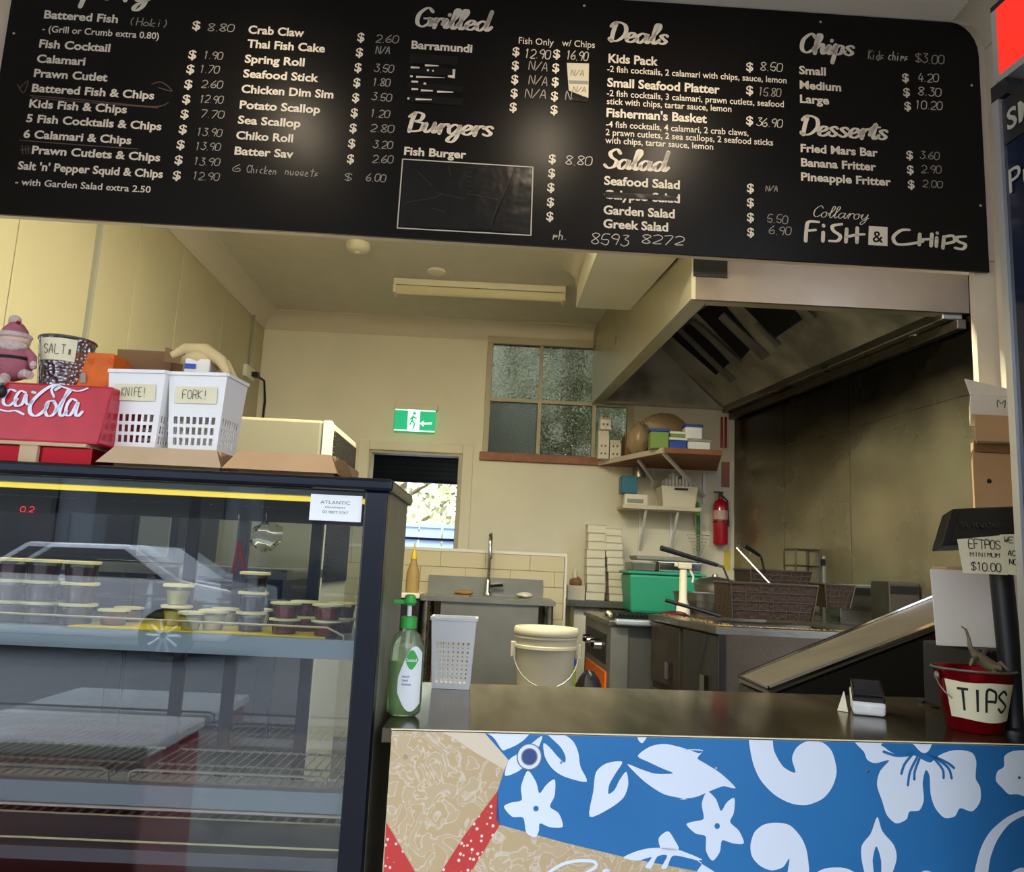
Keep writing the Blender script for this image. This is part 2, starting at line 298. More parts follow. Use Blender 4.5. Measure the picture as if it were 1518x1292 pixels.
SC = {'a': ('9,8 5,10 1,6 2,1 5,0 9,6 9.5,10 9,3 11,0 14,4', 13), 'd': ('9,8 5,10 1,6 2,1 5,0 9,6 11,20|11,21 9.5,4 11,0 14,4', 13), 'e': ('0,3 6,6 7,9 4,10 1,6 2,1 6,0 10,4', 9), 'i': ('0,4 3,10 2.5,3 4,0 7,4|4,14.5 4.2,15', 6),
 'l': ('0,4 6,16 5.5,21 3,20 2.2,8 3,1 5,0 8,4', 7), 'r': ('0,5 3,10 2.6,0|2.8,5 5,9 7.5,10.3 8.8,8.6', 9), 'g': ('9,8 5,10 1,6 2,1 5,0 9,6 9.5,10 9,-3 6,-9 2,-8 4,-3 13,3', 12), 's': ('7.5,8.8 5,10.4 2,8.4 4.5,5.4 7,2.8 4.5,0 .5,1.6', 9),
 'u': ('0,4 2,10 1.5,3 4,0 8,5 9,10|9,10 8.5,3 10,0 13,4', 12), 'h': ('0,4 5,16 4,21 2,18 2,0|2,4 5,9 8,10 8,3 9.5,0 12,4', 11), 'p': ('0,4 3,11 2,-9|2.5,6 6,10 9,8 8,2 5,0 2.5,2|8,2 12,4', 11), 't': ('0,4 4,17 3,3 5,0 8,4|0,12 8,13', 7),
 'y': ('0,4 2,10 1.5,3 4,0 8,5 9,10 8.5,-3 5,-9 2,-8 4,-3 12,3', 12), 'o': ('7,10 3,9 1,5 3,0 7,1 8,6 6,10 8,8 12,8', 11), 'c': ('8,8 5,10 1,6 2,1 6,0 10,4', 9), 'D': ('4,20 3,10 3,0|0,16 4,21 12,18 14,9 9,1 3,0 1,2', 15),
 'S': ('12,17 8,21 3,17 5,12 10,8 9,2 4,0 0,3', 12), 'C': ('12,17 8,21 2,14 2,4 7,0 13,5', 12), 'G': ('13,17 8,21 2,14 2,4 7,0 12,4 12,9|7,9 14,9 13,2 15,2', 15), 'B': ('4,20 3,10 3,0|0,16 5,21 11,19 10,13 4,11|6,11 13,9 12,2 6,0 2,2', 14),
 'F': ('5,20 4,8 2,0 0,1|1,18 5,20 14,20|2,10 11,11', 13), ' ': ('', 7), '-': ('1,9 6,9.5', 7)}
def script(mb, fr, text, x0, y0, x1, xh, thick=4.4, thin=1.9, slant=.18, h=.0012):
    a = fr.px(x0, y0); b = fr.px(x1, y0+.06*(x1-x0)); up = fr.px(x0, y0-xh); k = (up[1]-a[1])/10
    tot = sum(SC[c][1] for c in text); kx = (b[0]-a[0])/tot; x = 0
    for c in text:
        for st in SC[c][0].split('|'):
            if not st: continue
            pts = [tuple(map(float, q.split(','))) for q in st.split()]
            pts = [(a[0]+(x+p[0])*kx+slant*p[1]*k, a[1]+p[1]*k) for p in pts]
            ribbon(mb, fr, crom(pts, 5), lambda dx, dy: k*(thin+(thick-thin)*min(1, abs(dy)*1.05)**2), h)
        x += SC[c][1]
_tc = {}
def glyphs(text, off):
    key = (text, off)
    if key not in _tc:
        c = bpy.data.curves.new('t', 'FONT'); c.body = text; c.size = 1; c.offset = off; c.resolution_u = 3; c.fill_mode = 'FRONT'
        o = bpy.data.objects.new('t', c); COL.objects.link(o); dg = bpy.context.evaluated_depsgraph_get(); me = bpy.data.meshes.new_from_object(o.evaluated_get(dg))
        _tc[key] = ([tuple(v.co[:2]) for v in me.vertices], [tuple(p.vertices) for p in me.polygons]); bpy.data.objects.remove(o); bpy.data.curves.remove(c); bpy.data.meshes.remove(me)
    return _tc[key]
def typ(mb, fr, text, x0, y0, x1, capx, off=.022, h=.0012, shear=0):
    vs, fs = glyphs(text, off)
    xs = [v[0] for v in vs]; mn = min(xs); wd = max(xs)-mn
    a = fr.px(x0, y0); b = fr.px(x1, y0+.065*(x1-x0)); up = fr.px(x0, y0-capx); kz = (up[1]-a[1])/.72; kx = (b[0]-a[0])/wd
    mb.add([fr.w((a[0]+(v[0]-mn)*kx+shear*v[1]*kz, a[1]+v[1]*kz), h) for v in vs], fs)
def poly(mb, fr, pts, h=.0006, smooth=True, n=4):
    q = [fr.px(*p) for p in pts]
    if smooth:
        m = len(q); out = []
        for i in range(m):
            p0, p1, p2, p3 = q[i-1], q[i], q[(i+1) % m], q[(i+2) % m]
            for k in range(n):
                t = k/n; out.append(tuple(.5*((2*p1[j])+(-p0[j]+p2[j])*t*.8+(2*p0[j]-5*p1[j]+4*p2[j]-p3[j])*t*t*.0+0) if False else ((2*t**3-3*t*t+1)*p1[j]+(t**3-2*t*t+t)*(p2[j]-p0[j])*.42+(-2*t**3+3*t*t)*p2[j]+(t**3-t*t)*(p3[j]-p1[j])*.42) for j in (0, 1)))
        q = out
    tr = tessellate_polygon([[Vector((p[0], p[1], 0)) for p in q]])
    mb.add([fr.w(p, h) for p in q], [tuple(t) for t in tr])
def disc(mb, fr, c, r, h=.001, seg=20, r2=None):
    q = fr.px(*c); e = fr.px(c[0]+r, c[1]); rr = abs(e[0]-q[0]); 
    if r2 is None: mb.add([fr.w((q[0]+rr*math.cos(2*math.pi*k/seg), q[1]+rr*math.sin(2*math.pi*k/seg)), h) for k in range(seg)], [tuple(range(seg))])
    else:
        ri = rr*r2; mb.add([fr.w((q[0]+s*math.cos(2*math.pi*k/seg), q[1]+s*math.sin(2*math.pi*k/seg)), h) for s in (rr, ri) for k in range(seg)], [(k, (k+1) % seg, seg+(k+1) % seg, seg+k) for k in range(seg)])
# ================================================================== STRUCTURE
BY = 6.3; LX = -1.937; KZ = 3.08; SZ = 2.90
def rwx(Y): return 1.845+(6.3-Y)*(2.225-1.845)/2.6          # x of the right wall at depth Y
RA = math.atan2(.38, 2.6)
# back wall with door opening and window opening
dl, dr, dt = -1.031, -.302, 2.02; wl, wr, wb, wt = -.15, 1.03, 1.985, 2.985
bw = MB()
for x0, x1, z0, z1 in ((LX-.1, dl, -.05, KZ), (dl, dr, dt, KZ), (dr, wl, -.05, KZ), (wl, wr, -.05, wb), (wl, wr, wt, KZ), (wr, 2.0, -.05, KZ)):
    bw.box((x0, BY, z0), (x1, BY+.12, z1))
struct('wall_back', bw, 'wall')
# left wall: a base with painted sheets on it
wlft = struct('wall_left', B((LX-.12, 2.35, -.05), (LX-.012, BY, KZ)), 'wallp')
ys = [2.36, 2.95, PX(152, 400, LX).y, PX(212, 450, LX).y, PX(290, 450, LX).y, 6.29]
ys = [2.36, 3.05, 3.62, 4.05, 4.6, 5.35, 6.29]
for i in range(len(ys)-1):
    B((LX-.012, ys[i]+.003, 0), (LX, ys[i+1]-.003, KZ-.002)).build('panel', 'wallp', wlft, bevel=.003)
struct('ceiling', B((LX-.12, 2.35, KZ), (2.6, BY+.12, KZ+.06)), 'ceil')
struct('floor', B((LX-.12, .35, -.1), (2.6, BY+.12, 0)), 'floor')
def cove(a, b, inn, r=.11, seg=6):                     # coved cornice along a->b at ceiling height; inn = direction away from the wall
    a = Vector(a); b = Vector(b); inn = Vector(inn).normalized(); prof = [Vector((0, 0, 0)), Vector((0, 0, -r))]
    prof = [inn*0+Vector((0, 0, -r))+inn*.0]
    pr = [inn*0, Vector((0, 0, -r)), inn*.006+Vector((0, 0, -r))]
    for k in range(seg+1):
        t = math.pi/2*k/seg; pr.append(inn*(.006+(r-.012)*(1-math.cos(t)))+Vector((0, 0, -r+.006+(r-.012)*math.sin(t))))
    pr += [inn*r+Vector((0, 0, -.006)), inn*r]
    m = MB(); n = len(pr); m.add([a+p for p in pr]+[b+p for p in pr], [(i, (i+1) % n, n+(i+1) % n, n+i) for i in range(n)]+[tuple(range(n)), tuple(reversed(range(n, 2*n)))]); return m
struct('trim_1', cove((LX, BY, KZ), (.72, BY, KZ), (0, -1, 0), .13), 'cornice', True)
struct('trim_2', cove((LX, 2.36, KZ), (LX, BY, KZ), (1, 0, 0), .13), 'cornice', True)
# right wall sheeted in stainless steel
def rw(Y, z, off=0): return Vector((rwx(Y)-off*math.cos(RA), Y-off*math.sin(RA)*1, z))
wr_ = MB().hexa([rw(2.3, -.05), rw(BY, -.05), rw(BY, -.05)+Vector((.15, 0, 0)), rw(2.3, -.05)+Vector((.15, 0, 0))], [rw(2.3, KZ), rw(BY, KZ), rw(BY, KZ)+Vector((.15, 0, 0)), rw(2.3, KZ)+Vector((.15, 0, 0))])
WR = struct('wall_right', wr_, 'wall')
PYs = [PX(1283, 700, 2.07).y]
cuts = [2.32, 3.55, 4.72, 5.5, BY-.01]
for i in range(4):
    a, b = cuts[i]+.003, cuts[i+1]-.003
    for z0, z1 in ((.0, 2.075), (2.079, 2.66)):
        o = .012
        MB().hexa([rw(a, z0), rw(b, z0), rw(b, z0, o), rw(a, z0, o)], [rw(a, z1), rw(b, z1), rw(b, z1, o), rw(a, z1, o)]).build('panel', 'sswall', WR)
# front partition: bulkhead over the servery, nib at the right, shop side walls, ceiling
BD = Vector((1.41-(-1.457), .05, 0)).normalized(); BN = Vector((BD.y, -BD.x, 0))        # board direction / normal to the customer
def bd(x, off, z): return Vector((x, 2.2+.0175*(x+1.457)-off, z))
bl = MB().hexa([bd(-2.05, -.012, 2.13), bd(1.5, -.012, 2.13), bd(1.5, -.13, 2.13), bd(-2.05, -.13, 2.13)], [bd(-2.05, -.012, 3.1), bd(1.5, -.012, 3.1), bd(1.5, -.13, 3.1), bd(-2.05, -.13, 3.1)])
struct('wall_bulkhead', bl, 'shopwall')
nb = MB().hexa([bd(1.372, -.014, 0), bd(1.5, -.014, 0), bd(1.5, -.04, 0), bd(1.372, -.04, 0)], [bd(1.372, -.014, 2.128), bd(1.5, -.014, 2.128), bd(1.5, -.04, 2.128), bd(1.372, -.04, 2.128)])
struct('wall_nib', nb, 'shopwall')
SRX = 1.425
struct('wall_shop_right', B((SRX, .35, -.05), (SRX+.1, 2.245, SZ)), 'shopwall')
struct('wall_shop_left', B((-2.05, .35, -.05), (-1.95, 2.19, SZ)), 'shopwall')
struct('ceiling_shop', B((-2.05, .35, SZ), (SRX+.1, 2.262, SZ+.08)), 'shopceil')
struct('trim_3', cove((SRX, .35, SZ), (SRX, 2.235, SZ), (-1, 0, 0), .1), 'cornice', True)
# window in the back wall: frame, glazing bars, panes, sill
win = thing('window_1', None, None, ((wl+wr)/2, BY, wb)); win['kind'] = 'structure'
m = MB()
for lo, hi in (((wl, BY-.02, wt-.06), (wr, BY+.06, wt)), ((wl, BY-.02, wb+.06), (wl+.045, BY+.06, wt-.06)), ((wr-.045, BY-.02, wb+.06), (wr, BY+.06, wt-.06))): m.box(lo, hi)
m.build('window_frame', 'doorf', win, bevel=.004)
xs = [wl+.045, .285, .72, wr-.045]; zm = 2.47
for x in xs[1:3]: B((x-.014, BY-.005, wb+.06), (x+.014, BY+.045, wt-.06)).build('glazing_bar', 'doorf', win)
B((wl+.045, BY-.008, zm-.014), (wr-.045, BY+.042, zm+.014)).build('glazing_bar', 'doorf', win)
for i in range(3):
    for k in range(2):
        z0, z1 = ((wb+.06, zm-.014), (zm+.014, wt-.06))[k]
        B((xs[i], BY+.015, z0), (xs[i+1], BY+.019, z1)).build('pane', 'obscure2' if (i == 0 and k == 0) else 'obscure', win)
m = MB().box((wl-.02, BY-.035, wb-.005), (wr+.02, BY+.07, wb+.06)); m.build('sill', 'sill', win, bevel=.006)
# door opening architrave
dr_ = thing('door_1', None, None, ((dl+dr)/2, BY, 0)); dr_['kind'] = 'structure'
m = MB().box((dl-.085, BY-.02, 0), (dl, BY+.13, dt+.075)).box((dr, BY-.02, 0), (dr+.085, BY+.13, dt+.075)).box((dl, BY-.02, dt), (dr, BY+.13, dt+.075))
m.build('frame', 'wall', dr_, bevel=.006)
m = MB().box((dl, BY, 0), (dl+.02, BY+.12, dt)).box((dr-.03, BY, 0), (dr, BY+.12, dt)).box((dl+.02, BY, dt-.02), (dr-.03, BY+.12, dt)); m.build('jamb', 'doorf', dr_)
# porch behind the door: its dark far wall with the opening
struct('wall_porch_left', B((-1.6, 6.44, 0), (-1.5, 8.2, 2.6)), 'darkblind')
struct('wall_porch_right', B((.05, 6.44, 0), (.12, 8.2, 1.9)), 'doorf')
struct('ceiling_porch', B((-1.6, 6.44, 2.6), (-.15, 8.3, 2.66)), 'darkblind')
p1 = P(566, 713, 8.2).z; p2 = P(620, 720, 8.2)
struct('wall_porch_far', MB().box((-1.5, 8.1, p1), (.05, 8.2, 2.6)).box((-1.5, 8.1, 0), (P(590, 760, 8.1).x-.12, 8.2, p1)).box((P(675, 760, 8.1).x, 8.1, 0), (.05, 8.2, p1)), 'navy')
bl_ = thing('roller_blind', 'dark rolled-up blind at the top of the back doorway', 'blind', (-.75, 7.98, p1))
MB().cyl((-1.35, 8.049, 2.25), (-.1, 8.049, 2.25), .05).build('roller', 'black', bl_, True)
for k in range(6): B((-1.3, 8.085, p1+.02+k*.048), (-.12, 8.099, p1+.064+k*.048)).build('slat', 'darkblind', bl_)
B((-1.3, 8.06, p1-.01), (-.12, 8.099, p1+.015)).build('bottom_rail', 'navyt', bl_)
# outside at the back
struct('ground_back', B((-8, BY+.15, -.3), (8, 26, -.12)), 'ground')
fz = P(640, 782, 10.5).z
fn = thing('metal_fence', 'pale blue metal fence seen low through the back doorway', 'fence', (-.6, 10.5, -.12))
for k in range(20): MB().box((-4+k*.3, 10.49, -.12), (-3.72+k*.3, 10.52+.01*(k % 2), fz)).build('panel', 'fence', fn)
B((-4, 10.47, fz), (2.0, 10.54, fz+.05)).build('top_rail', 'fence', fn); B((-4, 10.46, fz-.16), (2.0, 10.49, fz-.13)).build('rail', 'navyt', fn)
def tree(loc, h, r, label, lm, n=1400, ls=.09):
    t = thing('tree', label, 'tree', loc, 'trees behind the shop')
    x, y, z = loc; m = MB(); m.tube([(x, y, z), (x+.1, y, z+h*.3), (x-.05, y+.1, z+h*.6), (x+.1, y, z+h*.9)], .1, 8, [.13, .1, .07, .03])
    for k in range(7):
        a = k*2.4; zz = z+h*(.25+.08*k); m.tube([(x, y, zz), (x+r*.5*math.cos(a), y+r*.5*math.sin(a), zz+.4), (x+r*.8*math.cos(a), y+r*.8*math.sin(a), zz+.75)], .03, 5, [.04, .025, .01])
    m.build('trunk', 'bark', t, True); m = MB()
    for k in range(n):
        while 1:
            q = Vector([random.uniform(-1, 1) for _ in range(3)])
            if .25 < q.length < 1: break
        c = Vector((x+q.x*r, y+q.y*r, z+h*.62+q.z*h*.42)); d = Vector([random.gauss(0, 1) for _ in range(3)]).normalized(); e = d.orthogonal().normalized(); l = ls*random.uniform(.6, 1.3)
        m.add([c-d*l, c+e*l*.4, c+d*l, c-e*l*.4], [(0, 1, 2, 3)])
    m.build('foliage', lm, t, kind='stuff')
tree((-1.5, 12.5, -.12), 3.4, 1.5, 'pale feathery tree behind the blue fence, left in the doorway', 'leaf2')
tree((.3, 17, -.12), 4.2, 2.2, 'greener tree behind the blue fence, right in the doorway', 'leaf')
tree((.8, 9.2, -.12), 4.4, 1.0, 'dark tree close behind the obscure glass window', 'leaf', 900, .12)
tree((3.7, 10.4, -.12), 4.8, 1.5, 'dark tree behind the window, hidden by the range hood', 'leaf', 900, .12)
# half wall with tiles
HY = 5.5; hx0, hx1 = -1.2, .477; hz = 1.27
HW_ = struct('wall_half', B((hx0, HY+.012, 0), (hx1-.006, HY+.11, hz-.008)), 'grout')
th = .1; tw = .3
for r in range(4):
    z1 = hz-.022-r*(th+.003); off = (-.07, .1, .02, .17)[r]; x = hx0-.3+off
    while x < hx1-.02:
        a, b = max(x, hx0), min(x+tw, hx1-.016)
        if b-a > .02: B((a, HY, z1-th), (b-.003, HY+.012, z1)).build('tile', 'tile', HW_)
        x += tw+.0
B((hx0, HY+.003, .03), (hx1-.01, HY+.012, hz-.022-4*(th+.003))).build('lower_tiles', 'tile', HW_)
MB().box((hx0, HY-.004, hz-.02), (hx1, HY+.12, hz)).box((hx1-.014, HY-.004, 0), (hx1, HY+.12, hz-.02)).build('edge_trim', 'trim', HW_)

# ================================================================== MENU BOARD
fr = Frame(bd(0, 0, 2.4), BD, BN)
def Z1(x, y): return (x/3.036, y/3.031)
def Z2(x, y): return (480+x/3.4, y/3.4)
def Z3(x, y): return (860+x/3.4, y/3.4)
def Z4(x, y): return (1160+x/3.075, y/3.075)
mb_ = thing('menu_board', 'long black menu board with white lettering over the servery', 'menu board', tuple(fr.w(fr.px(733, 360))))
cs = [fr.px(*p) for p in ((-6, 314.5), (1467, 405.5))]
zb = (cs[0][1]+cs[1][1])/2; zt = SZ-2.4-.002; xl, xr = fr.px(1, 100)[0]-.0, cs[1][0]
out = [(xl, zb), (xr, zb), (xr, zt-.115)]
for k in range(7):
    t = math.pi/2*k/6; out.append((xr-.085*(1-math.cos(t)), zt-.11+.108*math.sin(t)))
out += [(xl, zt)]
MB().slab([fr.w(p, 0) for p in out], -BN*.009).build('board', 'board', mb_)
T = MB(); Hd = MB(); Ck = MB(); Cb = MB()
def t_(Z, s, x0, y0, x1, cap, off=.022):
    a = Z(x0, y0); b = Z(x1, y0); T = MB(); typ(T, fr, s, a[0], a[1], b[0], cap, off); T.build('dollar_sign' if s == '$' else 'printed_line', 'print_', mb_)
def c_(Z, s, x0, y0, x1, cap, w=1.25, bright=False):
    a = Z(x0, y0); b = Z(x1, y0); T = MB(); hand(T, fr, s, a[0], a[1], b[0], cap, w); T.build('chalk_writing', 'chalkb' if bright else 'chalk', mb_)
L = [("Battered Fish", 198, 82, 530, 12), ("- (Grill or Crumb extra 0.80)", 190, 143, 715, 10), ("Fish Cocktail", 176, 213, 495, 12), ("Calamari", 165, 280, 383, 12), ("Prawn Cutlet", 152, 345, 483, 12), ("Battered Fish & Chips", 143, 412, 693, 12), ("Kids Fish & Chips", 131, 482, 570, 12),
     ("5 Fish Cocktails & Chips", 118, 548, 726, 12), ("6 Calamari & Chips", 105, 618, 590, 12), ("Prawn Cutlets & Chips", 143, 690, 720, 12), ("Salt 'n' Pepper Squid & Chips", 80, 760, 732, 12), ("- with Garden Salad extra 2.50", 68, 830, 677, 10),
     ("Crab Claw", 1117, 150, 1368, 12), ("Thai Fish Cake", 1112, 213, 1462, 12), ("Spring Roll", 1101, 281, 1370, 12), ("Seafood Stick", 1094, 347, 1433, 12), ("Chicken Dim Sim", 1086, 416, 1500, 12), ("Potato Scallop", 1078, 487, 1440, 12), ("Sea Scallop", 1070, 555, 1352, 12), ("Chiko Roll", 1062, 624, 1318, 12), ("Batter Sav", 1055, 694, 1320, 12)]
for s, x0, y, x1, c in L: t_(Z1, s, x0, y, x1, c, .014 if c == 10 else .029)
for x, y in ((865, 132), (847, 263), (838, 328), (829, 396), (820, 463), (812, 530), (804, 598), (794, 667), (785, 736), (777, 805)): t_(Z1, "$", x, y, x+36, 13)
for s, x0, y, x1 in (("(Hoki)", 582, 112, 765), ("8.80", 935, 138, 1052), ("1.90", 915, 262, 1000), ("1.70", 897, 326, 985), ("2.60", 907, 392, 1000), ("12.90", 897, 460, 1002), ("7.70", 903, 527, 1007), ("13.90", 884, 608, 997), ("13.90", 877, 672, 990), ("13.90", 870, 740, 987), ("12.90", 865, 805, 985), ("6", 1048, 770, 1080), ("Chicken", 1110, 775, 1245), ("nuggets", 1283, 785, 1435)):
    c_(Z1, s, x0, y, x1, 11 if s[0] != 'n' else 11)
for s, x, y in (("$", 168, 208), ("$", 161, 284), ("$", 154, 360), ("$", 148, 436), ("$", 142, 512), ("$", 135, 588), ("$", 129, 665), ("$", 122, 742), ("$", 116, 820)): t_(Z2, s, x, y, x+36, 13)
for s, x0, y, x1 in (("2.60", 262, 212, 375), ("N/A", 262, 270, 332), ("3.50", 253, 362, 350), ("1.80", 245, 430, 332), ("3.50", 240, 506, 340), ("1.20", 233, 588, 330), ("2.80", 235, 662, 352), ("3.20", 247, 746, 345), ("2.60", 245, 818, 347), ("$", 105, 912, 135), ("6.00", 213, 912, 310)): c_(Z2, s, x0, y, x1, 11)
t_(Z2, "Barramundi", 441, 245, 748, 12, .031); t_(Z2, "Fish Burger", 404, 780, 717, 12, .031)
t_(Z2, "Fish Only", 982, 220, 1158, 10, .006); t_(Z2, "w/ Chips", 1200, 232, 1366, 10, .006)
for x, y in ((950, 280), (947, 350), (944, 420), (941, 489), (936, 560), (1155, 292), (1151, 362), (1148, 432), (1144, 504), (1142, 573), (1133, 820), (1130, 892), (1126, 964), (1124, 1038), (1121, 1110)): t_(Z2, "$", x, y, x+36, 13)
for s, x0, y, x1, b in (("12.90", 1010, 290, 1140, 1), ("16.90", 1220, 300, 1330, 1), ("N/A", 1033, 352, 1127, 0), ("N/A", 1033, 425, 1127, 0), ("N/A", 1015, 490, 1120, 0), ("N/A", 1218, 500, 1310, 0), ("8.80", 1218, 828, 1350, 1), ("ph.", 1155, 1205, 1222, 1)): c_(Z2, s, x0, y, x1, 13, 1.3, b)
for s, x0, y, x1, cap in (("Kids Pack", 142, 315, 392, 13), ("-2 fish cocktails, 2 calamari with chips, sauce, lemon", 136, 362, 1040, 9.5), ("Small Seafood Platter", 136, 436, 703, 13), ("-2 fish cocktails, 3 calamari, prawn cutlets, seafood", 134, 484, 1026, 9.5), ("stick with chips, tartar sauce, lemon", 134, 525, 762, 9.5), ("Fisherman's Basket", 132, 588, 638, 13),
     ("-4 fish cocktails, 4 calamari, 2 crab claws,", 130, 640, 848, 9.5), ("2 prawn cutlets, 2 sea scallops, 2 seafood sticks", 128, 681, 972, 9.5), ("with chips, tartar sauce, lemon", 126, 721, 670, 9.5), ("Seafood Salad", 120, 930, 502, 13), ("Calypso Salad", 120, 1000, 502, 13), ("Garden Salad", 117, 1078, 476, 13), ("Greek Salad", 116, 1147, 443, 13)): t_(Z3, s, x0, y, x1, cap, .012 if cap < 10 else .029)
for x, y in ((836, 357), (836, 475), (836, 628), (840, 968), (840, 1040), (840, 1115), (841, 1190)): t_(Z3, "$", x, y, x+36, 13)
for s, x0, y, x1, c, b in (("8.50", 908, 355, 1018, 12, 1), ("15.80", 897, 482, 1010, 12, 0), ("36.90", 888, 636, 1018, 12, 1), ("N/A", 935, 962, 995, 8, 0), ("5.50", 942, 1122, 1045, 12, 0), ("6.90", 952, 1180, 1062, 12, 0), ("8593", 55, 1228, 243, 16, 1), ("8272", 310, 1225, 522, 13, 1)): c_(Z3, s, x0, y, x1, c, 1.3, b)
for s, x0, y, x1 in (("Small", 75, 337, 197), ("Medium", 78, 404, 267), ("Large", 79, 468, 212), ("Fried Mars Bar", 82, 692, 434), ("Banana Fritter", 84, 757, 426), ("Pineapple Fritter", 84, 822, 494)): t_(Z4, s, x0, y, x1, 12, .031)
for x, y in ((545, 372), (550, 438), (555, 501), (564, 724), (567, 791), (571, 858)): t_(Z4, "$", x, y, x+31, 12.5)
for s, x0, y, x1, c in (("Kids", 390, 270, 462, 13), ("chips", 482, 272, 572, 12), ("$3.00", 605, 285, 735, 13), ("4.20", 618, 370, 710, 12), ("8.30", 618, 433, 722, 12), ("10.20", 603, 493, 727, 12), ("3.60", 626, 722, 714, 11), ("2.90", 632, 786, 722, 11), ("2.00", 638, 852, 728, 10)): c_(Z4, s, x0, y, x1, c, 1.3, c == 12)
def s_(Z, s, x0, y, x1, xh): a = Z(x0, y); b = Z(x1, y); script(Hd, fr, s, a[0], a[1], b[0], xh)
s_(Z2, "Grilled", 455, 132, 835, 13.5); s_(Z2, "Burgers", 413, 660, 850, 13.5); s_(Z3, "Deals", 140, 205, 440, 13.5); s_(Z3, "Salad", 120, 845, 435, 13.5); s_(Z4, "Chips", 75, 238, 325, 13.5); s_(Z4, "Desserts", 78, 612, 478, 13.5)
s_(lambda x, y: (x, y), "Deep Fry", 55, -8, 222, 15)
script(Hd, fr, "Collaroy", 1203, 321, 1287, 8, 1.7, .9, .35)
lw = lambda dx, dy: .0095*(.75+.45*abs(dy))
def lg(strokes): 
    for st in strokes:
        m_ = MB(); ribbon(m_, fr, crom([fr.px(*Z4(*p)) for p in st], 5), lw, .0012); m_.build('logo_stroke', 'print_', mb_)
lg([[(165, 1012), (118, 1012), (108, 1050), (105, 1098)], [(110, 1052), (150, 1048)], [(185, 1060), (183, 1098)], [(186, 1028), (187, 1030)], [(270, 1022), (228, 1030), (232, 1052), (262, 1075), (250, 1098), (212, 1098)], [(292, 1045), (288, 1102)], [(340, 1040), (338, 1104)], [(290, 1080), (340, 1070), (372, 1068)],
    [(578, 1048), (540, 1050), (505, 1080), (520, 1112), (580, 1112), (640, 1100)], [(625, 1068), (622, 1115)], [(680, 1068), (676, 1120)], [(625, 1092), (678, 1090)], [(702, 1085), (700, 1122)], [(704, 1062), (705, 1063)], [(735, 1080), (730, 1130)], [(735, 1080), (775, 1075), (782, 1100), (735, 1112)], [(835, 1078), (795, 1082), (800, 1100), (832, 1115), (820, 1135), (785, 1130)]])
Hq = MB(); poly(Hq, fr, [Z4(393, 1030), Z4(478, 1035), Z4(478, 1122), Z4(390, 1116)], .001, False); Hq.build('logo_square', 'print_', mb_)
Hd.build('brush_heading', 'print_', mb_)
a = MB(); typ(a, fr, "&", *Z4(410, 1103), Z4(458, 1103)[0], 17, .01, .0018); a.build('ampersand', 'board', mb_)
bx = [(597, 236), (790, 248), (787, 349), (589, 338)]
m = MB()
for i in range(4): ribbon(m, fr, [fr.px(*bx[i]), fr.px(*bx[(i+1) % 4])], lambda dx, dy: .0035, .0014)
m.build('drawn_box', 'chalkb', mb_)
m = MB()
poly(m, fr, [(599, 239), (763, 248), (724, 342), (592, 336)], .0016, False); m.build('tape_patch', 'tape', mb_)
m = MB(); poly(m, fr, [(765, 249), (788, 250), (785, 347), (728, 342)], .0015, False); m.build('tape_patch', 'tape', mb_)
m = MB()
for st in ([(646, 285), (665, 290), (690, 295)], [(692, 287), (715, 291), (738, 296)], [(600, 300), (640, 294), (655, 288)], [(765, 266), (785, 265)], [(620, 255), (640, 275)], [(665, 245), (668, 260)], [(640, 308), (660, 315)], [(762, 252), (750, 280), (735, 312), (727, 340)]): ribbon(m, fr, crom([fr.px(*p) for p in st]), lambda dx, dy: .0012, .0019)
for k in range(6): ribbon(m, fr, [fr.px(692, 248+k*7), fr.px(700, 248.5+k*7)], lambda dx, dy: .001, .0019)
m.build('tape_creases', 'crease', mb_)
for q in (((608, 80), (679, 84), (678, 97), (606, 94)), ((606, 99), (672, 103), (671, 113), (605, 110)), ((604, 122), (686, 129), (685, 137), (604, 131)), ((605, 142), (687, 146), (685, 157), (604, 151)), ((896, 284), (1003, 291), (1003, 298), (896, 293))):
    m = MB(); poly(m, fr, q, .002, False); m.build('tape_strip', 'tape', mb_)
m = MB()
for x, y, x2 in ((609, 99, 622), (633, 103, 636), (641, 104, 643), (608, 112, 612), (617, 113, 660), (610, 120, 620), (628, 123, 632), (610, 131, 620), (624, 133, 642), (648, 135, 672), (604, 145, 607), (616, 146, 640), (672, 104, 675), (630, 96, 650)):
    poly(m, fr, ((x, y), (x2, y+(x2-x)*.06), (x2, y+3), (x, y+3)), .0023, False)
poly(m, fr, ((671, 103), (675, 103), (674, 117), (664, 115), (664, 112), (671, 112)), .0023, False)
m.build('covered_lettering', 'print_', mb_)
m = MB()
for sgs in ([(45, 142), (120, 148), (225, 158), (250, 152)], [(48, 145), (130, 152), (235, 160)], [(26, 125), (35, 138), (42, 120), (30, 130)], [(225, 125), (240, 122), (255, 135), (235, 130)], [(30, 208), (120, 215), (205, 221)], [(33, 216), (34, 228)], [(38, 216), (39, 228)], [(42, 216), (43, 228)], [(31, 222), (45, 221)]): ribbon(m, fr, crom([fr.px(*p) for p in sgs]), lambda dx, dy: .0028, .0009)
m.build('smudged_chalk', mat('chalk_smudge', '6b5a52', .9), mb_)
m = MB()
for x, y in ((21, 50), (866, 9), (1216, 33), (1440, 127), (1453, 305)): m.lathe((0, 0, 0), [(0, 0), (.0035, 0)], 8) if False else disc(m, fr, (x, y), 2, .002, 8)
m.build('screw', 'chalkb', mb_)
st = thing('paper_sticker', 'cream torn paper strip stuck over two chip prices on the menu board', 'sticker', tuple(fr.w(fr.px(856, 145))))
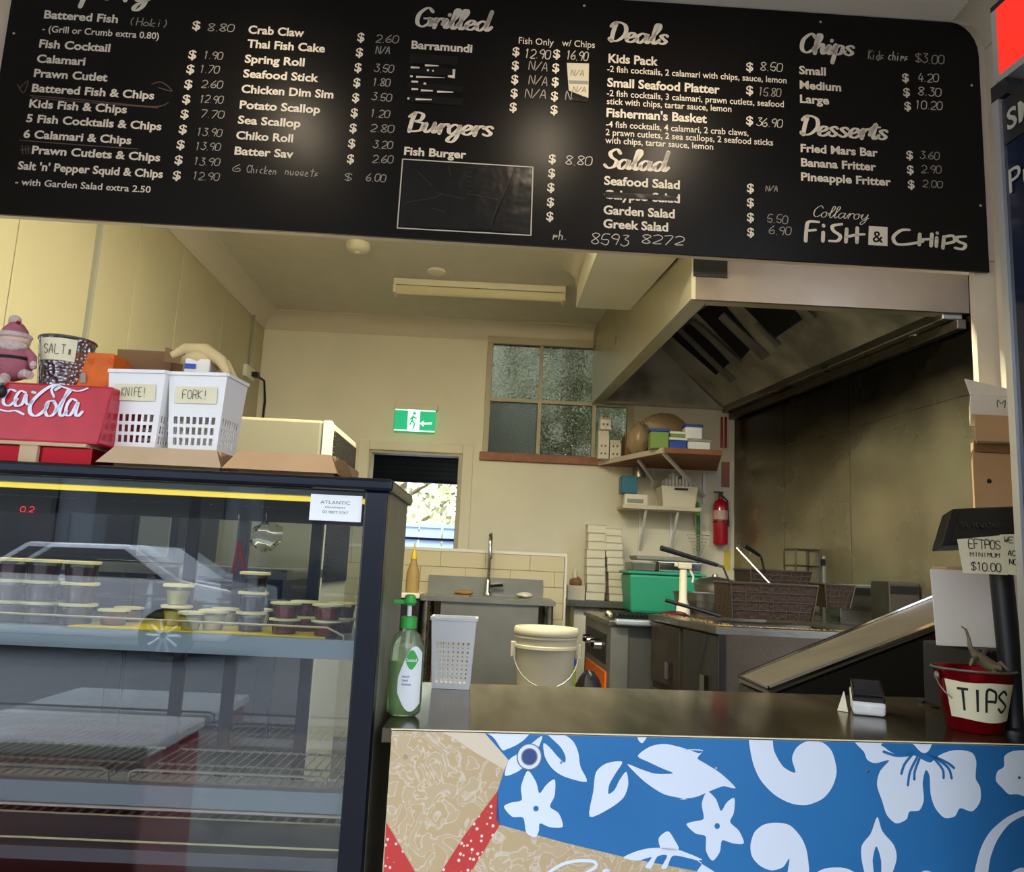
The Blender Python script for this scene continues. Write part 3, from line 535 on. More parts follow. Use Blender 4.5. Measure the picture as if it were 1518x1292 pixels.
m = MB(); q = [fr.px(*p) for p in ((840, 94), (873, 95), (872, 146), (843, 135))]; m.slab([fr.w(p, .0026) for p in q], BN*.0008); m.build('paper', 'cream', st)
m = MB(); hand(m, fr, "N/A", 846, 113, 865, 9, .9, h=.0036); hand(m, fr, "N/A", 849, 137, 868, 8, .9, h=.0036); m.build('writing', 'inkg', st)
m = MB(); poly(m, fr, ((843, 120), (872, 121), (872, 126), (843, 125)), .0036, False); m.build('grey_band', 'barcode', st)
m = MB(); poly(m, fr, ((849, 138), (872, 147), (871, 152), (848, 150)), .0024, False); m.build('tape_patch', 'tape', mb_)
# ================================================================== HOOD
def hl(Y): return .871+(.693-.871)*(Y-3.7)/2.6          # left lower edge of the hood
HB = 2.47; HF = 3.7
hd = thing('range_hood', 'large stainless steel range hood with black filters over the fryers', 'range hood', (1.4, 5, HB))
def hs(a, b, c, d, off, name, m, **k): return MB().slab([a, b, c, d], off).build(name, m, hd, **k)
hs((hl(HF), HF, HB), (hl(BY-.02), BY-.02, HB), (hl(BY-.02), BY-.02, KZ), (hl(HF), HF, KZ), (.02, 0, 0), 'side_panel', 'hood')
hs((hl(HF)+.02, HF, HB), (rwx(HF)-.013, HF, HB), (rwx(HF)-.013, HF, KZ), (hl(HF)+.02, HF, KZ), (0, .02, 0), 'front_panel', 'hoodf')
m = MB()
m.hexa([(hl(HF)+.02, HF+.02, HB), (hl(BY-.05)+.02, BY-.05, HB), (hl(BY-.05)+.085, BY-.05, HB), (hl(HF)+.085, HF+.02, HB)], [(hl(HF)+.02, HF+.02, HB+.02), (hl(BY-.05)+.02, BY-.05, HB+.02), (hl(BY-.05)+.085, BY-.05, HB+.02), (hl(HF)+.085, HF+.02, HB+.02)])
m.box((hl(HF)+.085, HF+.02, HB), (rwx(HF)-.05, HF+.08, HB+.02)); m.box((hl(BY)+.09, BY-.08, HB), (rwx(BY)-.12, BY-.02, HB+.02))
m.build('rim_channel', 'hood', hd)
# right gutter along the wall
g = lambda Y, dx, z: Vector((rwx(Y)-.03-dx, Y, z))
MB().hexa([g(HF+.022, .1, HB-.03), g(BY-.05, .1, HB-.03), g(BY-.05, 0, HB-.03), g(HF+.022, 0, HB-.03)], [g(HF+.022, .1, HB+.06), g(BY-.05, .1, HB+.06), g(BY-.05, 0, HB+.06), g(HF+.022, 0, HB+.06)]).build('gutter', 'ss', hd, bevel=.006)
MB().hexa([g(HF+.0, .045, HB-.08), g(BY-.05, .045, HB-.08), g(BY-.05, 0, HB-.08), g(HF+.0, 0, HB-.08)], [g(HF+.0, .045, HB-.032), g(BY-.05, .045, HB-.032), g(BY-.05, 0, HB-.032), g(HF+.0, 0, HB-.032)]).build('ledge', 'ssg', hd, bevel=.004)
# sloped filter bank: low at the wall, high at the left
SL = Vector((-.6, 0, .55)).normalized(); dv = Vector((-(2.225-1.845)/2.6, 1, 0)).normalized()
p0 = g(5, .1, HB+.02); fn_ = dv.cross(SL).normalized()
if fn_.z > 0: fn_ = -fn_
up_ = -fn_
lo1, lo2 = g(HF+.03, .1, HB+.02), g(BY-.05, .1, HB+.02)
MB().slab([lo1, lo2, lo2+SL*.88, lo1+SL*.88], up_*.01).build('sloped_ceiling', 'hoodin', hd)
hs((hl(BY)+.02, BY-.06, HB+.02), (rwx(BY)-.14, BY-.06, HB+.02), (rwx(BY)-.7, BY-.06, KZ-.05), (hl(BY)+.02, BY-.06, KZ-.05), (0, .03, 0), 'back_panel', 'hoodin')
t1 = lo1+SL*.88
MB().slab([(hl(HF)+.022, HF+.03, KZ-.06), (hl(BY)+.022, BY-.06, KZ-.06), lo2+SL*.88, lo1+SL*.88], (0, 0, .01)).build('inner_ceiling', 'hoodin', hd)
def onsl(px, py, h): 
    return PP(px, py, p0-up_*h, fn_)
for q in (((940, 535), (962, 524), (1048, 597), (1030, 600)), ((994, 496), (1025, 478), (1082, 537), (1062, 555)), ((1034, 463), (1066, 441), (1121, 507), (1100, 531)), ((1091, 442), (1165, 444), (1189, 473), (1150, 500)), ((1196, 448), (1226, 451), (1210, 459), (1206, 457))):
    MB().slab([onsl(*p, .002) for p in q], -up_*.006).build('filter', 'filt', hd)
for q in (((1003, 487), (1009, 484), (1090, 562), (1084, 566)), ((1066, 470), (1074, 462), (1140, 526), (1131, 533)), ((1024, 477), (1030, 473), (1100, 535), (1094, 541)), ((1120, 480), (1125, 477), (1158, 510), (1152, 514)), ((1174, 442), (1182, 442), (1210, 470), (1203, 474))):
    MB().slab([onsl(*p, .009) for p in q], -up_*.012).build('filter_rail', 'ssl', hd)
B(tuple(P(1028, 389, HF-.0)-Vector((0, .006, .07))), tuple(P(1078, 389, HF)+Vector((0, -.002, .05)))).build('vent_slot', 'filt', hd)
bh = MB().hexa([(.435, 3.4, 2.72), (.435, 5.0, 2.83), (hl(5), 5.0, 2.83), (hl(3.7), 3.4, 2.72)], [(.435, 3.4, KZ), (.435, 5.0, KZ), (hl(5), 5.0, KZ), (hl(3.7), 3.4, KZ)])
struct('wall_duct_casing', bh, 'wall')
struct('trim_4', cove((.435, 3.4, KZ), (.435, 5.0, KZ), (-1, 0, 0), .11), 'cornice', True)
lf = thing('wall_lamp', 'small round chrome lamp fixed under the hood on the steel wall', 'lamp', (rwx(4.0)-.09, 4.0, 2.3)); 
q = PP(1372, 494, rw(4, 2, .02), Vector((math.cos(RA), math.sin(RA), 0)))
lf.location = q; ORG[lf.name] = q.copy()
m = MB().lathe(q-Vector((.06, 0, .02)), [(.022, 0), (.03, .015), (.03, .04), (.015, .055)], 14); m.build('shade', 'chrome', lf, True)
MB().tube([q-Vector((.06, 0, -.03)), q-Vector((.06, 0, -.05)), q-Vector((0, 0, -.05))], .006).build('arm', 'ss', lf, True)

# ================================================================== CEILING FITTINGS
q = PZ(531, 366, KZ-.02)
sd = thing('smoke_detector', 'round white smoke detector on the ceiling above the fridge', 'smoke detector', (q.x, q.y, KZ-.055))
MB().lathe((q.x, q.y, KZ-.055), [(.035, 0), (.065, .012), (.075, .03), (.075, .055)], 24).build('housing', 'cream', sd, True); MB().lathe((q.x, q.y, KZ-.062), [(.015, 0), (.02, .008)], 12).build('sensor', 'cream', sd)
q = PZ(647, 403, KZ-.01)
tag(MB().lathe((q.x, q.y, KZ-.02), [(.05, 0), (.06, .006), (.06, .02)], 20).build('ceiling_rose', 'cream', None, True), 'flat round ceiling rose just beyond the batten lamp', 'ceiling rose')
a = PZ(585, 432, KZ-.07); b = PZ(838, 441, KZ-.07); yb = (a.y+b.y)/2
bt = thing('batten_lamp', 'long unlit fluorescent batten lamp across the kitchen ceiling', 'lamp', ((a.x+b.x)/2, yb, KZ-.09))
B((a.x, yb-.06, KZ-.045), (b.x, yb+.06, KZ)).build('housing', 'cream', bt, bevel=.004)
m = MB(); n = 8; pr = [(yb-.055+.11*k/n, KZ-.05-.045*math.sin(math.pi*k/n)) for k in range(n+1)]
m.slab([(a.x+.02, y, z) for y, z in pr], (b.x-a.x-.04, 0, 0)); m.build('diffuser', 'tube', bt, True)
for x in (a.x, b.x-.02): B((x, yb-.058, KZ-.1), (x+.02, yb+.058, KZ-.046)).build('end_cap', 'cream', bt)
b3 = thing('batten_lamp', 'lit fluorescent batten lamp across the ceiling behind the bulkhead', 'lamp', (-.05, 2.75, KZ-.07))
B((-.65, 2.7, KZ-.05), (.55, 2.8, KZ)).build('housing', 'cream', b3); MB().cyl((-.61, 2.75, KZ-.065), (.51, 2.75, KZ-.065), .013).build('tube', 'lamp', b3, True)
b2 = thing('batten_lamp', 'lit fluorescent batten lamp just behind the bulkhead', 'lamp', (-.9, 3.0, KZ-.07))
B((-.95, 2.4, KZ-.05), (-.85, 3.6, KZ)).build('housing', 'cream', b2); MB().cyl((-.9, 2.44, KZ-.065), (-.9, 3.56, KZ-.065), .013).build('tube', 'lamp', b2, True)
for x in (-.75, .12, .55):
    dn = thing('downlight', {-.75: 'left downlight', .12: 'middle downlight', .55: 'right downlight'}[x]+' in the shop ceiling in front of the menu board', 'lamp', (x, 1.75, SZ-.03))
    MB().lathe((x, 1.75, SZ-.012), [(.03, 0), (.045, 0), (.045, .012)], 20).build('bezel', 'white', dn); MB().lathe((x, 1.75, SZ-.006), [(.028, 0), (.028, .004)], 16).build('lens', 'lamp', dn)

# ================================================================== BACK WALL THINGS
a = P(583, 638, BY-.04); b = P(649, 600, BY-.04)
ex = thing('exit_sign', 'green lit running man exit sign above the back doorway', 'sign', ((a.x+b.x)/2, BY-.03, a.z))
B((a.x, BY-.055, P(616, 609, BY).z), (b.x, BY, b.z)).build('housing', 'cream', ex, bevel=.004)
g0, g1 = a.x+.006, b.x-.012; z0, z1 = a.z, P(616, 609, BY).z
B((g0, BY-.05, z0), (g1, BY-.01, z1)).build('panel', 'exitg', ex)
fe = Frame((g0, BY-.0505, z0), (1, 0, 0), (0, -1, 0)); W = g1-g0; Hh = z1-z0
def q2(mb, pts, h=.0006): mb.add([fe.w((p[0]*W, p[1]*Hh), h) for p in pts], [tuple(range(len(pts)))])
m = MB(); q2(m, [(.32, 0), (.62, 0), (.62, 1), (.32, 1)]); q2(m, [(.62, .38), (.72, .52), (.72, .42), (.92, .46), (.92, .36), (.72, .34), (.72, .24)]); q2(m, [(0, 0), (1, 0), (1, .06), (0, .06)]); q2(m, [(0, .95), (1, .95), (1, 1), (0, 1)]); m.build('pictogram', 'exitw', ex)
m = MB(); wl_ = lambda dx, dy: .011
for s in ([(.45, .72), (.43, .5), (.38, .3)], [(.43, .5), (.5, .35), (.47, .15)], [(.38, .55), (.45, .68), (.53, .6)]): ribbon(m, fe, [(x*W, y*Hh) for x, y in s], wl_, .0012)
m.add([fe.w((.48*W+.012*math.cos(k*.785), .83*Hh+.012*math.sin(k*.785)), .0012) for k in range(8)], [tuple(range(8))]); m.build('running_figure', 'exitg', ex)
# socket, conduits and cable on the left wall
def LW(px, py): return PX(px, py, LX)
c = LW(367, 553)
so = thing('power_socket', 'white wall socket with a black plug, high on the left wall', 'socket', (LX, c.y, c.z))
B((LX, c.y-.12, c.z-.045), (LX+.03, c.y+.08, c.z+.045)).build('plate', 'socket', so, bevel=.004); B((LX+.03, c.y+.0, c.z-.02), (LX+.075, c.y+.06, c.z+.015)).build('plug', 'black', so)
tag(MB().tube([(LX+.05, c.y+.05, c.z), (LX+.07, c.y+.2, c.z-.01), (LX+.06, c.y+.3, c.z-.15), (LX+.05, c.y+.32, c.z-.5), (LX+.06, c.y+.3, c.z-1.1)], .009).build('power_cable', 'black', None, True), 'black cable curving down from the wall socket plug', 'cable')
m = MB(); m.tube([(LX+.014, c.y-.02, KZ-.12), (LX+.014, c.y-.02, c.z+.05)], .009); tag(m.build('conduit', 'barcode', None), 'thin grey conduit running from cornice down to the wall socket', 'conduit', 'wall conduits')
c2 = LW(150, 330); c3 = LW(120, 500); ym = (c2.y+c3.y)/2
tag(MB().box((LX+.0005, ym-.012, .9), (LX+.018, ym+.012, KZ-.13)).build('cable_duct', 'barcode', None), 'flat grey cable duct on the left wall above the tin bucket', 'conduit', 'wall conduits')
m = MB().tube([(LX+.01, c.y+.25, c.z-.3), (LX+.01, c.y+.25, c.z-1.2)], .008); tag(m.build('conduit', 'cornice', None), 'short pale conduit below the wall socket', 'conduit', 'wall conduits')
# refrigerator behind the case
fzt = 1.17+(P(410, 619, 3.0).z-1.17)
rf = thing('refrigerator', 'tall beige refrigerator standing behind the display case', 'refrigerator', (-.95, 3.25, 0))
fx0, fx1 = -1.35, P(490, 640, 3.0).x; fy0, fy1 = 3.0, 3.55
B((fx0, fy0+.05, 0), (fx1, fy1, fzt)).build('body', 'cream', rf, bevel=.01); B((fx0, fy0, .1), (fx1-.03, fy0+.045, fzt)).build('door', mat('fridge_beige', 'a39c80', .4, .1), rf, bevel=.012)
B((fx1-.028, fy0, .1), (fx1, fy0+.045, fzt)).build('door_edge', 'white', rf)
B((fx1+.0005, fy0+.06, fzt-.6), (fx1+.006, fy1-.02, fzt-.03)).build('side_grille', mat('dark_grille', '2a251c', .6, bump=1, bscale=150, tex='voronoi'), rf)
B((fx0+.08, fy0-.03, 1.0), (fx0+.1, fy0, 1.4)).build('handle', 'chrome', rf)

# ================================================================== SINK, BENCH, KITCHEN THINGS
sx0, sx1 = -.44, .37
sk = thing('sink_bench', 'stainless steel sink bench with splashback in front of the tiled half wall', 'sink', ((sx0+sx1)/2, 5.2, 0))
m = MB().box((sx0, 4.95, .945), (sx1, 5.08, .972)).box((sx0, 5.4, .945), (sx1, 5.47, .972)).box((sx0, 5.08, .945), (-.16, 5.4, .972)).box((.14, 5.08, .945), (sx1, 5.4, .972)); m.build('bench_top', 'ssl', sk)
B((sx0+.0, 5.47, .945), (sx1-.05, 5.49, 1.09)).build('splashback', 'ssl', sk)
m = MB().box((-.16, 5.08, .72), (.14, 5.4, .73)).box((-.165, 5.075, .72), (-.155, 5.4, .945)).box((.135, 5.08, .72), (.145, 5.4, .945)).box((-.16, 5.075, .72), (.14, 5.085, .945)).box((-.16, 5.395, .72), (.14, 5.405, .945)); m.build('bowl', 'ssl', sk)
B((P(652, 930, 4.99).x, 4.97, .32), (P(797, 930, 4.99).x, 5.0, .944)).build('apron', 'ssl', sk)
for x in (sx0+.03, sx1-.03):
    for y in (4.99, 5.44): MB().cyl((x, y, 0), (x, y, .945), .02).build('leg', 'ss', sk, True)
tp = thing('mixer_tap', 'tall chrome gooseneck tap standing on the sink bench', 'tap', (P(723, 870, 5.42).x, 5.43, .972)); x = tp.location.x; z = .972
MB().lathe((x, 5.43, z), [(.028, 0), (.028, .02), (.02, .03), (.02, .1), (.014, .11)], 16).build('base', 'chrome', tp, True)
MB().tube([(x, 5.43, z+.1)]+[(x+.005, 5.43-.07*(1-math.cos(t)), z+.33+.07*math.sin(t)) for t in [k*math.pi/8 for k in range(9)]]+[(x+.01, 5.29, z+.24)], .012, 8).build('spout', 'chrome', tp, True)
MB().tube([(x, 5.43, z+.06), (x+.06, 5.42, z+.07), (x+.1, 5.41, z+.075)], .011).build('lever', 'chrome', tp, True)
q = P(608, 880, 5.2)
cl = thing('squeeze_bottle', 'tall yellowish squeeze bottle with pointed cap left of the sink', 'bottle', (P(611, 870, 5.05).x, 5.05, .986)); x = cl.location.x
MB().lathe((x, 5.05, .985), [(.04, 0), (.042, .02), (.04, .12), (.02, .18), (.018, .2)], 16, 1, .8).build('body', mat('amber_plastic', 'b89a5e', .3, trans=.3), cl, True); MB().lathe((x, 5.05, 1.185), [(.02, 0), (.018, .03), (.006, .06), (.004, .1)], 12).build('cap', mat('yellow_cap', 'd8b834', .4), cl, True)
tag(B((x-.13, 4.92, .955), (sx0-.004, 5.2, .985)).build('draining_board', 'cream', None, bevel=.006), 'cream board carrying the squeeze bottle at the sink end', 'board')
tag(B((x-.14, 4.95, 0), (sx0-.006, 5.2, .955)).build('low_cupboard', 'black', None, bevel=.006), 'dark cupboard under the cream board beside the sink', 'cupboard')
q = P(777, 885, 5.3); tag(MB().ell((q.x, 5.3, .99), (.05, .04, .018), noise=.25).build('dish_cloth', 'cream', None, True), 'crumpled pale dish cloth on the right end of the sink bench', 'cloth')
q = P(690, 875, 5.2); tag(MB().ell((q.x-.02, 5.44, .985), (.06, .02, .014), noise=.2).build('sponge', mat('sponge', 'a8783a', .9, bump=.5), None, True), 'brown sponge lying against the sink splashback', 'sponge')
q = P(584, 840, 5.0)
wg = thing('dish_brush', 'black dish brush standing on the cream board beside the display case', 'brush', (q.x, 5.0, .986))
MB().ell(P(584, 834, 5.0), (.025, .02, .05)).build('head', 'black', wg, True); MB().ell(P(585, 860, 5.0), (.032, .02, .06)).build('pad', 'black', wg, True); MB().cyl(P(584, 825, 5.0), (q.x, 5.0, .986), .007).build('handle', 'chrome', wg)
# back bench
bz = .955
bb = thing('back_bench', 'grey edged bench against the back wall carrying the white box stacks', 'bench', (.85, 6.1, 0))
B((.53, 5.86, bz-.045), (1.55, 6.29, bz)).build('top', mat('bench_grey', '5e605c', .4, .4), bb, bevel=.004); B((.58, 5.95, 0), (1.5, 6.27, bz-.046)).build('cabinet', 'wall', bb)
def stack(px, py_top, n, w, lean, label, grp):
    q = P(px, 880, 6.0); zt_ = P(px, py_top, 6.0).z; hh = (zt_-bz)/n
    for k in range(n):
        dx = lean*(k/n)+random.uniform(-.006, .006)
        o = thing('takeaway_box', (['bottom', 'second', 'third', 'fourth', 'fifth', 'sixth', 'seventh', 'eighth', 'ninth', 'tenth'][k] if k < n-1 else 'topmost')+(' ' if k in (0, n-1) else ' lowest ')+label, 'box', (q.x+dx, 6.0, bz+k*hh), grp)
        B((q.x+dx-w/2, 5.93, bz+k*hh+.001), (q.x+dx+w/2, 6.09, bz+(k+1)*hh-.004)).build('tray', 'cream', o, bevel=.004)
        B((q.x+dx-w/2-.003, 5.927, bz+(k+1)*hh-.004), (q.x+dx+w/2+.003, 6.093, bz+(k+1)*hh)).build('rim', 'bucket', o)
stack(881, 778, 9, .135, -.0, 'white takeaway box in the taller stack on the back bench', 'white boxes in the taller stack')
stack(914, 784, 10, .12, -.05, 'white takeaway box in the shorter leaning stack on the back bench', 'white boxes in the leaning stack')
q = P(853, 880, 6.0)
kb = thing('kitchen_box', 'small open carton of plastic bags beside the box stacks', 'carton', (q.x, 6.0, bz)); B((q.x-.06, 5.93, bz), (q.x+.06, 6.07, bz+.1)).build('carton', 'cornice', kb); MB().ell((q.x, 6.0, bz+.12), (.045, .05, .04), noise=.2).build('contents', 'card2', kb, True); MB().ell((q.x-.01, 5.99, bz+.17), (.02, .02, .045), noise=.2).build('bag_tip', 'cream', kb, True)
# pail
def pail(cx, cy, z0, r, h):
    o = thing('pail', 'cream plastic pail with lid and wire handle in front of the sink', 'pail', (cx, cy, z0))
    MB().lathe((cx, cy, z0), [(r*.86, 0), (r*.87, .01), (r*.95, h*.72), (r*.96, h*.73), (r*1.03, h*.735), (r*1.03, h*.77), (r*.97, h*.78), (r*.98, h*.86), (r*1.03, h*.865), (r*1.03, h*.89), (r*.99, h*.9)], 40).build('body', 'bucket', o, True)
    MB().lathe((cx, cy, z0+h*.9), [(r*1.04, 0), (r*1.06, h*.02), (r*1.06, h*.07), (r*1.02, h*.1), (r*.95, h*.1), (r*.93, h*.07), (0, h*.07)], 40).build('lid', 'bucket', o, True)
    a = Vector((cx-r*1.04, cy, z0+h*.7)); b = Vector((cx+r*1.04, cy, z0+h*.7))
    for s in (a, b): MB().box(s-Vector((.012, .012, .03)), s+Vector((.012, .012, .03))).build('handle_lug', 'bucket', o, bevel=.004)
    MB().tube([a]+[Vector((cx+r*1.06*math.cos(math.pi+t), cy-r*1.1*math.sin(t)*1, z0+h*.7-h*.42*math.sin(t))) for t in [k*math.pi/12 for k in range(1, 12)]]+[b], .0022).build('wire_handle', 'ssl', o, True)
    return o
zp = P(809, 929, 3.3).z
pail((P(765, 960, 3.3).x+P(853, 960, 3.3).x)/2, 3.3, zp-.3, .122, .3)
ct = thing('plastic_crate', 'dark crate standing under the cream pail', 'crate', (.2, 3.3, 0)); B((.02, 3.15, 0), (.4, 3.5, zp-.302)).build('body', 'black', ct, bevel=.01)
q = P(842, 998, 3.5); bg_ = thing('cleaning_bottle', 'blue and yellow bottle right behind the cream pail', 'bottle', (q.x, 3.62, 0)); MB().cyl((q.x, 3.62, 0), (q.x, 3.62, q.z+.02), .045).build('body', mat('yellow_green', '8f9a35', .5), bg_, True); MB().cyl((q.x, 3.62, q.z+.021), (q.x, 3.62, q.z+.06), .046).build('label_band', 'blue', bg_, True)
tag(MB().ell((P(872, 1006, 3.7).x, 3.7, .5), (.075, .07, .16), noise=.1).build('rubbish_bag', 'black', None, True), 'black bag behind the counter right of the pail', 'bag').location.z = P(872, 1000, 3.7).z-.32
# shelves on the back wall right part
u1 = P(890, 694, 5.85); u2 = P(1070, 668, BY)
def shelfu(z, x0, x1, yf, name, label, th=.025, lm='timber'):
    o = thing(name, label, 'shelf', ((x0+x1)/2, BY, z-th)); B((x0, yf, z-th), (x1, BY-.001, z)).build('board', lm, o); B((x0, yf-.008, z-th-.004), (x1, yf, z+.004)).build('front_edge', 'cornice', o)
    for x in (x0+.18, x1-.16):
        MB().tube([(x, yf+.03, z-th-.01), (x, BY-.02, z-th-.3)], .011).build('bracket_strut', 'white', o); B((x-.01, BY-.02, z-th-.34), (x+.01, BY-.002, z-th)).build('bracket_upright', 'white', o)
    return o
UZ = P(1003, 664, 5.4).z; q0 = Vector((.76, BY-.002, 0)); q1 = PZ(985, 664, UZ); q2 = PZ(1070, 668, UZ); q3 = Vector((1.7, BY-.002, 0)); up = [Vector((p.x, p.y, UZ-.028)) for p in (q0, q1, q2, q3)]
sh1 = thing('timber_shelf', 'upper deep timber shelf loaded with tubs under the range hood', 'shelf', (1.2, BY, UZ-.03))
MB().slab(up, (0, 0, .028)).build('board', 'timber', sh1); d0 = (up[0]-up[1]).normalized()
MB().slab([up[0]+Vector((-.012, 0, -.004)), up[1]+Vector((-.012, -.008, -.004)), up[1]+Vector((0, 0, -.004)), up[0]+Vector((0, 0, -.004))], (0, 0, .036)).build('side_edge', 'cornice', sh1); MB().slab([up[1]+Vector((0, -.01, -.004)), up[2]+Vector((0, -.01, -.004)), up[2]+Vector((0, 0, -.004)), up[1]+Vector((0, 0, -.004))], (0, 0, .036)).build('front_edge', 'timber', sh1)
for a_, b_ in ((P(983, 674, 5.45), P(1044, 735, BY-.02)), (P(946, 690, 5.85), P(968, 712, BY-.02))): MB().tube([Vector((a_.x, a_.y, UZ-.03)), b_], .014, 4).build('bracket_strut', 'white', sh1); B((b_.x-.012, BY-.02, b_.z-.06), (b_.x+.012, BY-.002, UZ-.03)).build('bracket_upright', 'white', sh1)
LZ = 1.66; sh2 = shelfu(LZ, .92, 1.5, 6.0, 'bracket_shelf', 'lower white shelf with a cream bin below the timber shelf', .02, 'cornice')
def tub(px, zb, w, h, Y, bm, lm_, label, d=.09, lidh=.018, name='food_tub'):
    x = P(px, 660, Y).x; o = thing(name, label, 'tub', (x, Y, zb)); B((x-w/2, Y-d/2, zb), (x+w/2, Y+d/2, zb+h-lidh)).build('body', bm, o, bevel=.008); B((x-w/2-.004, Y-d/2-.004, zb+h-lidh), (x+w/2+.004, Y+d/2+.004, zb+h)).build('lid', lm_, o, bevel=.004); return o
limeg = mat('lime_print', '7fa04a', .5)
tub(976, UZ, 0.127, 0.137, 5.5, limeg, 'blue', 'green tub with a blue lid, leftmost on the timber shelf')
tub(1003, UZ, 0.118, 0.082, 5.5, 'blue', 'white', 'blue printed tub in the middle of the timber shelf', .1); 
tub(1003, UZ+.083, 0.109, 0.041, 5.5, limeg, 'labelw', 'flat lime green tub on top of the blue printed tub', .1)
tub(1034, UZ, 0.155, 0.077, 5.5, 'labelw', 'barcode', 'clear grey lidded container, rightmost on the timber shelf', .11)
tub(1026, UZ+.079, 0.118, 0.100, 5.5, 'labelw', 'blue', 'white tub with blue lid on top of the clear container', .1)
for px, r, z, lb in ((945, (.09, .08, .12), .12, 'brown plastic bag of supplies bulging on the timber shelf'), (985, (.17, .05, .1), .24, 'tan plastic bag piled behind the lidded tubs')):
    x = P(px, 650, 5.9).x; tag(MB().ell((x, 5.95 if r[0] > .15 else 5.82, UZ+z), r, 24, 16, noise=.12).build('plastic_bag', 'bag', None, True), lb, 'bag')
x = P(925, 660, 6.15).x; tag(B((x-.0, 6.1, UZ+.001), (x+.14, 6.28, UZ+.2)).build('cardboard_carton', 'card2', None, bevel=.004), 'brown carton at the left end of the timber shelf', 'carton')
x = P(908, 660, 6.1).x
for k, (dx, zz, hh) in enumerate(((-.07, 0, .22), (.02, 0, .15), (-.06, .225, .1))):
    o = thing('milk_carton', ('tall white patterned carton at the left shelf end', 'short white patterned carton beside the tall one', 'small pointed white carton lying on the tall carton')[k], 'carton', (x+dx, 6.11, UZ+zz)); w_ = .08
    B((x+dx-w_/2, 6.08, UZ+zz), (x+dx+w_/2, 6.15, UZ+zz+hh*.75)).build('body', 'whitecard', o)
    MB().hexa([(x+dx-w_/2, 6.08, UZ+zz+hh*.75), (x+dx+w_/2, 6.08, UZ+zz+hh*.75), (x+dx+w_/2, 6.15, UZ+zz+hh*.75), (x+dx-w_/2, 6.15, UZ+zz+hh*.75)], [(x+dx-w_/2, 6.113, UZ+zz+hh), (x+dx+w_/2, 6.113, UZ+zz+hh), (x+dx+w_/2, 6.117, UZ+zz+hh), (x+dx-w_/2, 6.117, UZ+zz+hh)]).build('gable_top', 'whitecard', o)
    m = MB()
    for (i, j) in ((0, 0), (1, 0), (0, 1), (1, 1)): m.box((x+dx-.022+i*.03, 6.078, UZ+zz+.03+j*.06), (x+dx-.010+i*.03, 6.0799, UZ+zz+.045+j*.06))
    m.build('printed_marks', 'inkg', o)
# on the lower shelf
x = P(1003, 740, 6.12).x
cb = thing('cream_bin', 'cream storage bin full of white packets on the lower shelf', 'bin', (x, 6.12, LZ)); w_ = .14
MB().hexa([(x-w_+.02, 6.03, LZ), (x+w_-.02, 6.03, LZ), (x+w_-.02, 6.22, LZ), (x-w_+.02, 6.22, LZ)], [(x-w_, 6.01, LZ+.16), (x+w_, 6.01, LZ+.16), (x+w_, 6.24, LZ+.16), (x-w_, 6.24, LZ+.16)]).build('body', 'cream', cb, bevel=.006)
m = MB()
for k in range(8): m.box((x-.1+k*.025, 6.05, LZ+.161), (x-.082+k*.025, 6.2, LZ+.22+random.uniform(-.02, .05)))
m.build('packets', 'labelw', cb); B((x-.04, 6.004, LZ+.13), (x+.06, 6.012, LZ+.145)).build('handle_slot', 'ink', cb)
x = P(930, 728, 6.05).x; tag(B((x-.05, 6.02, LZ+.09), (x+.07, 6.16, LZ+.22)).build('teal_tin', 'teal', None, bevel=.006), 'teal tin at the left end of the lower shelf', 'tin')
x = P(948, 706, 6.1).x; o = thing('metal_canister', 'shiny metal canister with a lid above the teal tin', 'canister', (x, 6.1, LZ+.2)); MB().lathe((x, 6.12, LZ+.222), [(.05, 0), (.052, .08), (.045, .1)], 20).build('body', 'tin', o, True); MB().lathe((x, 6.12, LZ+.322), [(.048, 0), (.05, .02), (0, .024)], 20).build('lid', 'chrome', o, True)
o = thing('napkin_packet', 'pale packet of napkins under the teal tin', 'packet', (x, 6.05, LZ)); B((x-.12, 6.03, LZ+.001), (x+.06, 6.14, LZ+.088)).build('packet', 'whitecard', o, bevel=.01); B((x-.1, 6.026, LZ+.02), (x+.02, 6.03, LZ+.05)).build('stripe', 'barcode', o)
# extinguisher on the narrow right part of the back wall
x = P(1068, 760, BY-.08).x; zb_ = P(1068, 807, BY-.08).z
fe_ = thing('fire_extinguisher', 'red fire extinguisher hanging on the back wall beside the steel wall', 'fire extinguisher', (x, BY-.08, zb_))
H_ = P(1068, 740, BY-.08).z-zb_
MB().lathe((x, BY-.08, zb_), [(.05, 0), (.056, .015), (.056, H_*.85), (.045, H_*.95), (.02, H_), (.018, H_+.02)], 24).build('cylinder', 'red', fe_, True)
MB().lathe((x, BY-.08, zb_+H_*.55), [(.0575, 0), (.0575, H_*.2)], 24).build('label_band', mat('ext_label', 'c9a79c', .5), fe_, True); MB().lathe((x, BY-.08, zb_+H_*.48), [(.058, 0), (.058, .012)], 24).build('strap', 'maroon', fe_)
MB().box((x-.012, BY-.1, zb_+H_+.02), (x+.012, BY-.06, zb_+H_+.05)).box((x-.05, BY-.09, zb_+H_+.05), (x+.02, BY-.07, zb_+H_+.06)).build('valve', 'black', fe_); MB().tube([(x+.01, BY-.08, zb_+H_+.03), (x+.05, BY-.09, zb_+H_-.01), (x+.06, BY-.09, zb_+H_*.4), (x+.055, BY-.09, zb_+.15)], .008).build('hose', 'black', fe_, True)
B((x-.03, BY-.022, zb_+.1), (x+.03, BY, zb_+.16)).build('wall_bracket', 'black', fe_)
